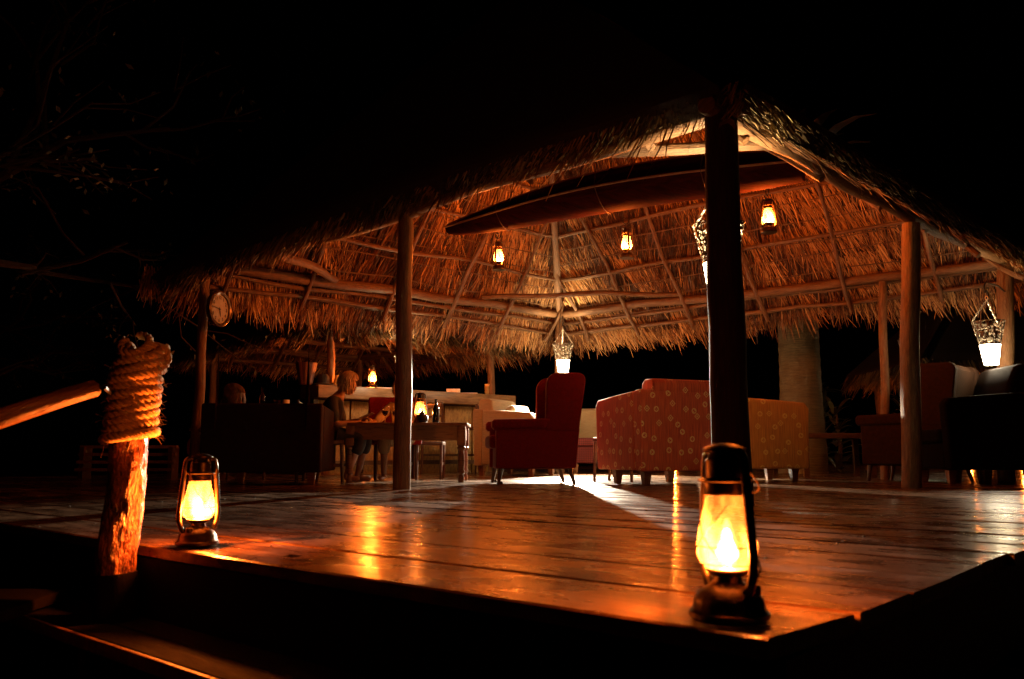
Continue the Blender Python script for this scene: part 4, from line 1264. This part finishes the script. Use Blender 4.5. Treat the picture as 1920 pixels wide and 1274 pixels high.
# ------------------------------------------------------------------ people
def skin_mesh(verts, edges, radii, root_i, level=2):
    me = bpy.data.meshes.new('skeleton')
    me.from_pydata(verts, edges, [])
    o = bpy.data.objects.new('skeleton', me); col.objects.link(o)
    me.skin_vertices or o.modifiers.new('s', 'SKIN')
    if not o.modifiers: o.modifiers.new('s', 'SKIN')
    if not me.skin_vertices: bpy.ops.object.select_all(action='DESELECT')
    for i, sv in enumerate(me.skin_vertices[0].data):
        r = radii[i]; sv.radius = (r, r) if not hasattr(r, '__len__') else r
        sv.use_root = (i == root_i)
    o.modifiers[0].use_smooth_shade = True
    sb = o.modifiers.new('sub', 'SUBSURF'); sb.levels = level; sb.render_levels = level
    dg = bpy.context.evaluated_depsgraph_get(); dg.update()
    ev = o.evaluated_get(dg); m2 = ev.to_mesh()
    V = [v.co.copy() for v in m2.vertices]; F = [tuple(p.vertices) for p in m2.polygons]
    ev.to_mesh_clear()
    bpy.data.objects.remove(o); bpy.data.meshes.remove(me)
    return V, F

def ell(c, r, n=16, m=10, rot=None):
    V = []; F = []
    for j in range(m + 1):
        th = math.pi * j / m
        for i in range(n):
            a = 2 * math.pi * i / n
            p = Vector((r[0] * math.sin(th) * math.cos(a), r[1] * math.sin(th) * math.sin(a), r[2] * math.cos(th)))
            V.append(p)
    for j in range(m):
        for i in range(n):
            F.append((j * n + i, (j + 1) * n + i, (j + 1) * n + (i + 1) % n, j * n + (i + 1) % n))
    Mx = Matrix.Translation(c) @ (rot.to_4x4() if rot else Matrix.Identity(4))
    return V, F, Mx

def person(loc, rz, J, label, cloth, hair, hair_long=0.0, legs_bare=True, scale=1.0, sleeve=True):
    """J: joints in metres, facing +x; body in one continuous surface"""
    root = empty('person', loc, rz, label, 'person')
    root.scale = (scale,) * 3
    names = []; V = []; Rr = []; E = []
    def add(nm, p, r, par=None):
        V.append(Vector(p)); Rr.append(r); names.append(nm)
        if par is not None: E.append((names.index(par), len(V) - 1))
    hip, chest, neck, head = J['hip'], J['chest'], J['neck'], J['head']
    add('hip', hip, (0.13, 0.16))
    add('waist', Vector(hip).lerp(Vector(chest), 0.5), (0.10, 0.13), 'hip')
    add('chest', chest, (0.11, 0.16), 'waist')
    add('neck0', neck, 0.052, 'chest')
    add('neck1', Vector(neck).lerp(Vector(head), 0.5), 0.05, 'neck0')
    add('head', head, 0.082, 'neck1')
    hd = (Vector(head) - Vector(neck)).normalized()
    add('crown', Vector(head) + hd * 0.075, 0.075, 'head')
    for sd, y in (('l', 1), ('r', -1)):
        add('sh' + sd, Vector(chest) + Vector((0.0, 0.155 * y, 0.07)), 0.055, 'chest')
        add('el' + sd, J['elbow_' + sd], 0.042, 'sh' + sd)
        add('wr' + sd, J['wrist_' + sd], 0.027, 'el' + sd)
        w = Vector(J['wrist_' + sd]); dr = (w - Vector(J['elbow_' + sd])).normalized()
        add('pm' + sd, w + dr * 0.06, (0.033, 0.018), 'wr' + sd)
        add('hp' + sd, Vector(hip) + Vector((0.05, 0.09 * y, -0.02)), 0.085, 'hip')
        add('kn' + sd, J['knee_' + sd], 0.056, 'hp' + sd)
        add('an' + sd, J['ankle_' + sd], 0.034, 'kn' + sd)
        f = Vector(J['ankle_' + sd])
        add('hl' + sd, f + Vector((-0.02, 0, -0.05)), 0.03, 'an' + sd)
        add('to' + sd, f + Vector((0.14, 0.01 * y, -0.06)), (0.022, 0.034), 'hl' + sd)
    v2, f2 = skin_mesh([tuple(p) for p in V], E, Rr, 0)
    b = MB(); b.add(v2, f2)
    for sd, y in (('l', 1), ('r', -1)):            # five fingers
        w = V[names.index('pm' + sd)]; dr = (w - V[names.index('wr' + sd)]).normalized()
        sdv = dr.cross(Vector((0, 0, 1))).normalized(); dn = Vector((0, 0, -1))
        for i, (o_, L) in enumerate(((-0.024, 0.055), (-0.008, 0.068), (0.008, 0.072), (0.024, 0.062))):
            s = w + sdv * o_ + dr * 0.01
            b.tube([s, s + dr * L * 0.5 + dn * 0.004, s + dr * L * 0.8 + dn * 0.022, s + dr * L * 0.85 + dn * 0.038], [0.009, 0.008, 0.0075, 0.006], 7)
        s = w - dr * 0.03 + sdv * 0.028 * (-y)
        b.tube([s, s + sdv * 0.022 * (-y) + dr * 0.02, s + sdv * 0.024 * (-y) + dr * 0.045 + dn * 0.01], [0.011, 0.009, 0.007], 7)
    # face: nose, brow, chin, ears
    H = Vector(head) + hd * 0.03
    fwd = (Vector((1, 0, J.get('face_z', -0.35)))).normalized(); fwd = (fwd - hd * fwd.dot(hd) * 0.6).normalized()
    lat = hd.cross(fwd).normalized()
    for c, r in ((H + fwd * 0.045 - hd * 0.03, (0.05, 0.058, 0.085)), (H + fwd * 0.07 - hd * 0.085, (0.024, 0.024, 0.02)), (H + fwd * 0.098 - hd * 0.025, (0.012, 0.011, 0.02)),
                 (H + fwd * 0.088 - hd * 0.062, (0.010, 0.022, 0.007)), (H + lat * 0.078, (0.014, 0.008, 0.028)), (H - lat * 0.078, (0.014, 0.008, 0.028))):
        rm = Matrix((fwd, lat, hd)).transposed()
        v, f, mx = ell(c, r, 12, 8, rm); b.add(v, f, M=mx)
    b.build('body', M['skin'], root)
    eb = MB()
    for s_ in (-1, 1):
        v, f, mx = ell(H + fwd * 0.089 + lat * 0.028 * s_, (0.008, 0.012, 0.008), 8, 6); eb.add(v, f, M=mx)
    eb.build('eye', M['ink'], root)
    # clothing
    names2 = ['hip', 'waist', 'chest', 'shl', 'shr', 'hpl', 'hpr'] + (['ell', 'elr'] if sleeve else [])
    V3 = []; R3 = []; idx = {}
    for nm in names2:
        idx[nm] = len(V3); V3.append(tuple(V[names.index(nm)])); r = Rr[names.index(nm)]
        g = 1.13
        R3.append(tuple(x * g + 0.006 for x in r) if hasattr(r, '__len__') else r * g + 0.008)
    for sd in 'lr':
        idx['kn' + sd] = len(V3); V3.append(tuple(V[names.index('kn' + sd)] + Vector((0.01, 0, 0)))); R3.append(0.085)
    E3 = [(idx['hip'], idx['waist']), (idx['waist'], idx['chest']), (idx['chest'], idx['shl']), (idx['chest'], idx['shr']), (idx['hip'], idx['hpl']), (idx['hip'], idx['hpr']), (idx['hpl'], idx['knl']), (idx['hpr'], idx['knr'])]
    if sleeve: E3 += [(idx['shl'], idx['ell']), (idx['shr'], idx['elr'])]
    for sd in 'lr':
        k = V[names.index('kn' + sd)].lerp(V[names.index('an' + sd)], 0.5)
        idx['sk' + sd] = len(V3); V3.append(tuple(k)); R3.append(0.075); E3.append((idx['kn' + sd], idx['sk' + sd]))
    idx['collar'] = len(V3); V3.append(tuple(Vector(chest).lerp(Vector(neck), 0.55))); R3.append(0.08); E3.append((idx['chest'], idx['collar']))
    v4, f4 = skin_mesh(V3, E3, R3, 0)
    b = MB(); b.add(v4, f4); b.build('dress', cloth, root)
    # hair: cap and falling locks
    b = MB()
    rm = Matrix((fwd, lat, hd)).transposed()
    v, f, mx = ell(H - fwd * 0.018 + hd * 0.022, (0.098, 0.092, 0.108), 24, 14, rm)
    v = [p * (1 + 0.06 * noise.noise(Vector((p.x * 40, p.y * 40, p.z * 9)))) for p in v]
    keep = [q for q in f if not (sum(v[k].x for k in q) / 4 > 0.045 and sum(v[k].z for k in q) / 4 < 0.05)]
    b.add(v, keep, M=mx)
    for i in range(110):
        a = random.uniform(0.75, 2 * math.pi - 0.75)
        st = H - fwd * 0.012 + (fwd * math.cos(a) * 0.088 + lat * math.sin(a) * 0.086) + hd * random.uniform(-0.02, 0.06)
        L = hair_long * random.uniform(0.7, 1.1)
        o_ = (fwd * math.cos(a) + lat * math.sin(a))
        p1 = st + Vector((0, 0, -L * 0.5)) + o_ * 0.018; p2 = st + Vector((0, 0, -L)) + o_ * random.uniform(-0.01, 0.02)
        b.tube([st, p1, p2], [0.012, 0.010, 0.004], 5)
    for i in range(190):
        a = random.uniform(-math.pi, math.pi)
        end = 1.95 if abs(a) > 0.9 else 1.0
        pts = []
        wob = random.uniform(-0.25, 0.25); lift_ = random.uniform(1.0, 1.10)
        for j in range(7):
            th = 0.05 + (end - 0.05) * j / 6
            aa = a + wob * j / 6
            q_ = Vector((0.098 * math.sin(th) * math.cos(aa), 0.092 * math.sin(th) * math.sin(aa), 0.108 * math.cos(th))) * lift_
            pts.append(H - fwd * 0.018 + hd * 0.022 + fwd * q_.x + lat * q_.y + hd * q_.z)
        b.tube(pts, [0.004, 0.006, 0.006, 0.006, 0.005, 0.004, 0.002], 4)
    b.build('hair', hair, root)
    return root
# woman in black at the table
person((-1.93, 8.80, 0), R(2), dict(hip=(0, 0, 0.50), chest=(0.10, 0, 0.78), neck=(0.165, 0, 0.93), head=(0.225, 0, 1.02),
       elbow_l=(0.17, 0.21, 0.62), wrist_l=(0.38, 0.12, 0.66), elbow_r=(0.16, -0.22, 0.60), wrist_r=(0.36, -0.12, 0.62),
       knee_l=(0.44, 0.10, 0.48), ankle_l=(0.36, 0.1, 0.09), knee_r=(0.42, -0.12, 0.47), ankle_r=(0.28, -0.14, 0.09), face_z=-0.3),
       'blond woman in a black dress seated barefoot at the dining table', M['black_cloth'], M['hair_blond'], 0.10, sleeve=True, scale=0.96)
# woman in crimson reclining behind the dark armchair
person((-2.94, 9.15, -0.02), R(165), dict(hip=(0, 0, 0.42), chest=(-0.06, 0, 0.66), neck=(-0.03, 0, 0.81), head=(0.03, 0, 0.90),
       elbow_l=(0.12, 0.26, 0.52), wrist_l=(0.34, 0.18, 0.56), elbow_r=(0.10, -0.28, 0.55), wrist_r=(0.33, -0.2, 0.60),
       knee_l=(0.44, 0.10, 0.44), ankle_l=(0.42, 0.1, 0.10), knee_r=(0.44, -0.12, 0.44), ankle_r=(0.46, -0.14, 0.10), face_z=-0.1),
       'brown-haired woman in a crimson top behind the broad dark armchair', M['pink_cloth'], M['hair_brown'], 0.18, scale=1.0)
wood_chair('dining_chair', (-2.94, 9.15, 0), R(165), 'low wooden chair under the woman in crimson', 0.34, 0.6, 0.46, slats=1)
# person in pale clothes across the table, mostly behind the bent post
person((-1.19, 9.56, 0), R(-100), dict(hip=(0, 0, 0.52), chest=(0.08, 0, 0.80), neck=(0.12, 0, 0.95), head=(0.17, 0, 1.05),
       elbow_l=(0.20, 0.22, 0.66), wrist_l=(0.36, 0.08, 0.66), elbow_r=(0.16, -0.33, 0.68), wrist_r=(0.34, -0.43, 0.64),
       knee_l=(0.42, 0.10, 0.50), ankle_l=(0.40, 0.1, 0.09), knee_r=(0.42, -0.12, 0.50), ankle_r=(0.36, -0.14, 0.09), face_z=-0.2),
       'person in a pale long-sleeved shirt leaning on the table behind the bent post', M['pale_cloth'], M['hair_brown'], 0.05, scale=0.92)
q = at(700, 780, 8.8)
o = MB().box((0, 0, 0), (0.16, 0.22, 0.006), Matrix.Rotation(R(-25), 3, 'Y')).build('menu_card', M['dark_wood'], None, loc=(-1.50, 8.78, 0.665)); tag(o, 'dark menu card held by the woman in black', 'menu')

# ------------------------------------------------------------------ clock on the left post
ck = empty('wall_clock', at(410, 580, 8.98), math.atan2(-0.29, 0.956), 'round clock with a pale dial and dark rim on the far left post', 'clock')
def disc(r0, r1, x0, x1, mat, name, n=40):
    # ring/disc around local x axis
    Mx = Matrix.Rotation(R(90), 4, 'Y')
    MB().lathe([(r0, x0), (r1, x0), (r1, x1), (r0, x1)], n, Mx).build(name, mat, ck)
MB().lathe([(0.150, -0.02), (0.188, -0.02), (0.196, 0.0), (0.192, 0.028), (0.176, 0.036), (0.158, 0.028), (0.154, 0.012)], 44, Matrix.Rotation(R(90), 4, 'Y')).build('clock_rim', M['clock_rim'], ck)
MB().lathe([(0.0, 0.010), (0.157, 0.010), (0.157, -0.018), (0.0, -0.018)], 44, Matrix.Rotation(R(90), 4, 'Y')).build('dial', M['dial'], ck)
def hand(ang, L, w0):
    # angle clockwise from twelve; viewer looks along -x, sees +y on the right
    d = Vector((0, math.sin(ang), math.cos(ang))); s = Vector((0, math.cos(ang), -math.sin(ang)))
    b = MB(); V = [Vector((0.0135, 0, 0)) - d * 0.02 - s * w0 / 2, Vector((0.0135, 0, 0)) - d * 0.02 + s * w0 / 2, Vector((0.0135, 0, 0)) + d * L * 0.6 + s * w0 * 0.8, Vector((0.0135, 0, 0)) + d * L, Vector((0.0135, 0, 0)) + d * L * 0.6 - s * w0 * 0.8]
    V += [v + Vector((0.002, 0, 0)) for v in V]
    b.add(V, [(4, 3, 2, 1, 0), (5, 6, 7, 8, 9)] + [(i, (i + 1) % 5, 5 + (i + 1) % 5, 5 + i) for i in range(5)], smooth=False)
    b.build('clock_hand', M['ink'], ck)
hand(R(277), 0.125, 0.006); hand(R(166), 0.085, 0.010)
MB().lathe([(0, 0.018), (0.010, 0.018), (0.010, 0.010), (0, 0.010)], 14, Matrix.Rotation(R(90), 4, 'Y')).build('hub', M['ink'], ck)
for h in range(1, 13):
    cu = bpy.data.curves.new('numeral', 'FONT'); cu.body = str(h); cu.size = 0.050; cu.align_x = 'CENTER'; cu.align_y = 'CENTER'; cu.extrude = 0.0008; cu.offset = 0.0015
    tmp = bpy.data.objects.new('numeral', cu); col.objects.link(tmp)
    dg = bpy.context.evaluated_depsgraph_get(); dg.update()
    me = bpy.data.meshes.new_from_object(tmp.evaluated_get(dg)); bpy.data.objects.remove(tmp)
    me.materials.clear(); me.materials.append(M['ink'])
    o = bpy.data.objects.new('numeral', me); col.objects.link(o); o.parent = ck
    a = R(30 * h)
    o.location = (0.0115, 0.122 * math.sin(a), 0.122 * math.cos(a))
    o.rotation_euler = (R(90), 0, R(90))

# ------------------------------------------------------------------ far lanterns along the far edge
for px, Y, h, lab in ((1265, 17.0, 0.0, 'far lantern on the deck whose reflection shows under the red-orange armchair'), (1820, 18.0, 0.0, 'far lantern on the deck hidden behind the dark armchair'),
                      (1916, 20.0, 0.06, 'tiny far lantern glowing at the right edge of the deck')):
    q = at(px, 860, Y)
    o = place_lantern((q.x, q.y, 0.004 + h), R(100), lab, 1.25)
    point_light(o, 0.12, POWER['far'], FLAME, 0.02)

# ------------------------------------------------------------------ vegetation
pm = empty('palm_tree', (0, 0, 0), 0, 'thick ringed palm trunk rising behind the golden armchair', 'tree')
q = at(1502, 800, 12.6)
b = MB(); pts = []; rad = []
for i in range(56):
    z = -0.62 + 5.0 * i / 55
    pts.append((q.x + 0.02 * math.sin(z), q.y, z)); rad.append(0.285 + 0.06 * math.exp(-max(0, z - 0.3) * 2.0) + 0.008 * (i % 2))
b.tube(pts, rad, 28); b.build('trunk', M['trunk'], pm)
def blade_leaf(b, c, ang, L, lift, w, droop):
    d = Vector((math.cos(ang), math.sin(ang), 0)); s = Vector((-math.sin(ang), math.cos(ang), 0))
    P_ = []
    for i in range(6):
        t = i / 5
        P_.append((c + d * (L * t * math.cos(lift)) + Vector((0, 0, L * t * math.sin(lift) - droop * t * t * L)), w * (math.sin(math.pi * min(0.97, t * 0.9 + 0.08)))))
    V = []; F = []
    for p, ww in P_: V += [p - s * ww, p + Vector((0, 0, ww * 0.3)), p + s * ww]
    for i in range(5):
        a = i * 3; F += [(a, a + 1, a + 4, a + 3), (a + 1, a + 2, a + 5, a + 4)]
    b.add(V, F)
cr = MB()
for i in range(26): blade_leaf(cr, Vector((q.x, q.y, 4.3)), random.uniform(0, 6.28), random.uniform(1.6, 2.4), random.uniform(0.2, 1.1), 0.10, 0.5)
o = cr.build('crown', M['leaf'], pm, auto=0)
def leafy(px, Y, h, label, n=36, name='broad_leaf_plant'):
    q = at(px, 870, Y)
    root = empty(name, (q.x, q.y, -0.6), 0, label, 'plant')
    st = MB(); st.tube([(0, 0, 0), (0.04, 0, h * 0.5 + 0.4), (0, 0, h + 0.4)], [0.035, 0.03, 0.015], 8); st.build('stem', M['branch'], root)
    b = MB()
    for i in range(n):
        z = random.uniform(0.5, h + 0.4)
        blade_leaf(b, Vector((random.uniform(-0.05, 0.05), 0, z)), random.uniform(0, 6.28), random.uniform(0.3, 0.6), random.uniform(0.3, 1.2), 0.035, 0.4)
    b.build('foliage', M['leaf'], root, auto=0)
leafy(1572, 12.4, 1.15, 'spiky leaved plant right of the ringed palm trunk', 46)
leafy(1545, 13.3, 1.5, 'taller leafy plant close behind the ringed palm trunk', 40)
leafy(1700, 16.5, 1.6, 'dim leafy plant far beyond the thick right post', 40)

# hut far behind on the right
h2_ = empty('far_hut', (0, 0, 0), 0, 'small dim thatched hut far behind the right-hand lamp', 'hut')
c = at(1850, 700, 17.5); c.z = 0
co = [c + Vector((-1.9, -1.4, 1.95)), c + Vector((2.6, -1.4, 1.95)), c + Vector((2.6, 2.2, 1.95)), c + Vector((-1.9, 2.2, 1.95))]
ap = c + Vector((0.3, 0.4, 4.2))
for i in range(4): roof_side(h2_, co[i], co[(i + 1) % 4], ap, 160, 260, 0.45, purl=(), battens=False, width=0.009, near=True)
for dx, dy in ((-0.5, -1.0), (2.2, -1.0), (2.2, 1.8), (-1.5, 1.8)): pole('post', c + Vector((dx, dy, -0.6)), c + Vector((dx, dy, 2.1)), 0.07, 0.06, M['pole_dark'], h2_, 0.03)

# slatted bench in the dark on the left
sb = empty('slatted_bench', at(240, 880, 9.8).xy.to_3d(), R(0), 'faint slatted bench in the dark behind the rope-wrapped post', 'bench')
for i in range(4): MB().box((0, -i * 0.03, 0.36 - i * 0.085), (1.1, 0.06, 0.035)).build('slat', M['pole'], sb)
for x in (-0.5, 0.5): MB().box((x, 0.02, 0.18), (0.05, 0.2, 0.36)).build('leg', M['dark_wood'], sb)

# tree at the upper left, faintly lit
def tree(loc, label, h, spread, nl, seed):
    rr = random.Random(seed)
    root = empty('acacia_tree', loc, 0, label, 'tree')
    tk = MB(); tips = []
    tk.tube([(0, 0, 0), (0.1, 0.05, h * 0.35), (0.0, 0.1, h * 0.6)], [0.16, 0.12, 0.09], 10)
    def branch(p, d, L, r, lev):
        e = p + d * L
        m = p.lerp(e, 0.5) + Vector((rr.uniform(-1, 1), rr.uniform(-1, 1), rr.uniform(-1, 1))) * L * 0.12
        tk.tube([p, m, e], [r, r * 0.8, r * 0.55], 6, caps=False)
        if lev == 0: tips.append((m, e)); return
        for _ in range(3):
            d2 = (d + Vector((rr.uniform(-1, 1), rr.uniform(-1, 1), rr.uniform(-0.7, 0.5))) * 0.8).normalized()
            branch(p.lerp(e, rr.uniform(0.55, 1.0)), d2, L * rr.uniform(0.55, 0.8), r * 0.55, lev - 1)
    for i in range(6):
        a = i * 1.05 + rr.uniform(-0.3, 0.3)
        branch(Vector((0, 0.1, h * rr.uniform(0.42, 0.6))), Vector((math.cos(a), math.sin(a), rr.uniform(0.1, 0.8))).normalized(), spread * 0.5, 0.055, 3)
    tk.build('trunk', M['branch'], root)
    b = MB()
    for m, e in tips:
        for _ in range(nl):
            c = m.lerp(e, rr.random()) + Vector((rr.gauss(0, 0.09), rr.gauss(0, 0.09), rr.gauss(0, 0.09)))
            d = Vector((rr.uniform(-1, 1), rr.uniform(-1, 1), rr.uniform(-1, 0.6))).normalized(); s = d.orthogonal().normalized()
            L = rr.uniform(0.04, 0.09)
            b.add([c, c + d * L * 0.5 + s * L * 0.22, c + d * L, c + d * L * 0.5 - s * L * 0.22], [(0, 1, 2, 3)], smooth=False)
    o = b.build('crown', M['leaf'], root, auto=0)
    return root
tree((-5.2, 7.0, -0.6), 'dim tree with drooping leafy branches at the upper left of the picture', 5.0, 3.2, 7, 5)
tree((-11.5, 17.5, -0.6), 'dark tree farther back behind the left end of the pavilion', 5.2, 3.2, 5, 11)

# small dry leaf and pebbles on the deck
q = Vector((-0.44 + 0.0, 2.42, 0.004))
q = at(549, 1038, 2.42)
b = MB()
V = [(-0.03, 0, 0.004), (-0.01, 0.011, 0.009), (0.012, 0.009, 0.004), (0.03, 0.0, 0.008), (0.01, -0.010, 0.010), (-0.012, -0.010, 0.004), (0, 0, 0.002)]
b.add(V + [(x, y, z + 0.001) for x, y, z in V], [(0, 6, 1), (1, 6, 2), (2, 6, 3), (3, 6, 4), (4, 6, 5), (5, 6, 0), (8, 13, 7), (9, 13, 8), (10, 13, 9), (11, 13, 10), (12, 13, 11), (7, 13, 12)])
o = b.build('dry_leaf', M['dry_leaf'], None, loc=(q.x, q.y, 0.001), rz=R(-15)); tag(o, 'curled dry leaf lying on the deck right of the left lantern', 'leaf')

# ------------------------------------------------------------------ smoky air
HAZE = 0
if HAZE:
    hm = MB(); hm.box((3, 13, 3.4), (60, 52, 9.2))
    t = NT('smoky_air')
    t.t.nodes.remove(t.p)
    pv = t.n('ShaderNodeVolumePrincipled')
    pv.inputs['Color'].default_value = (0.9, 0.88, 0.85, 1); pv.inputs['Density'].default_value = HAZE; pv.inputs['Anisotropy'].default_value = 0.6
    t.l(pv.outputs[0], t.o.inputs['Volume'])
    o = hm.build('haze', t.m); tag(o, kind='stuff')
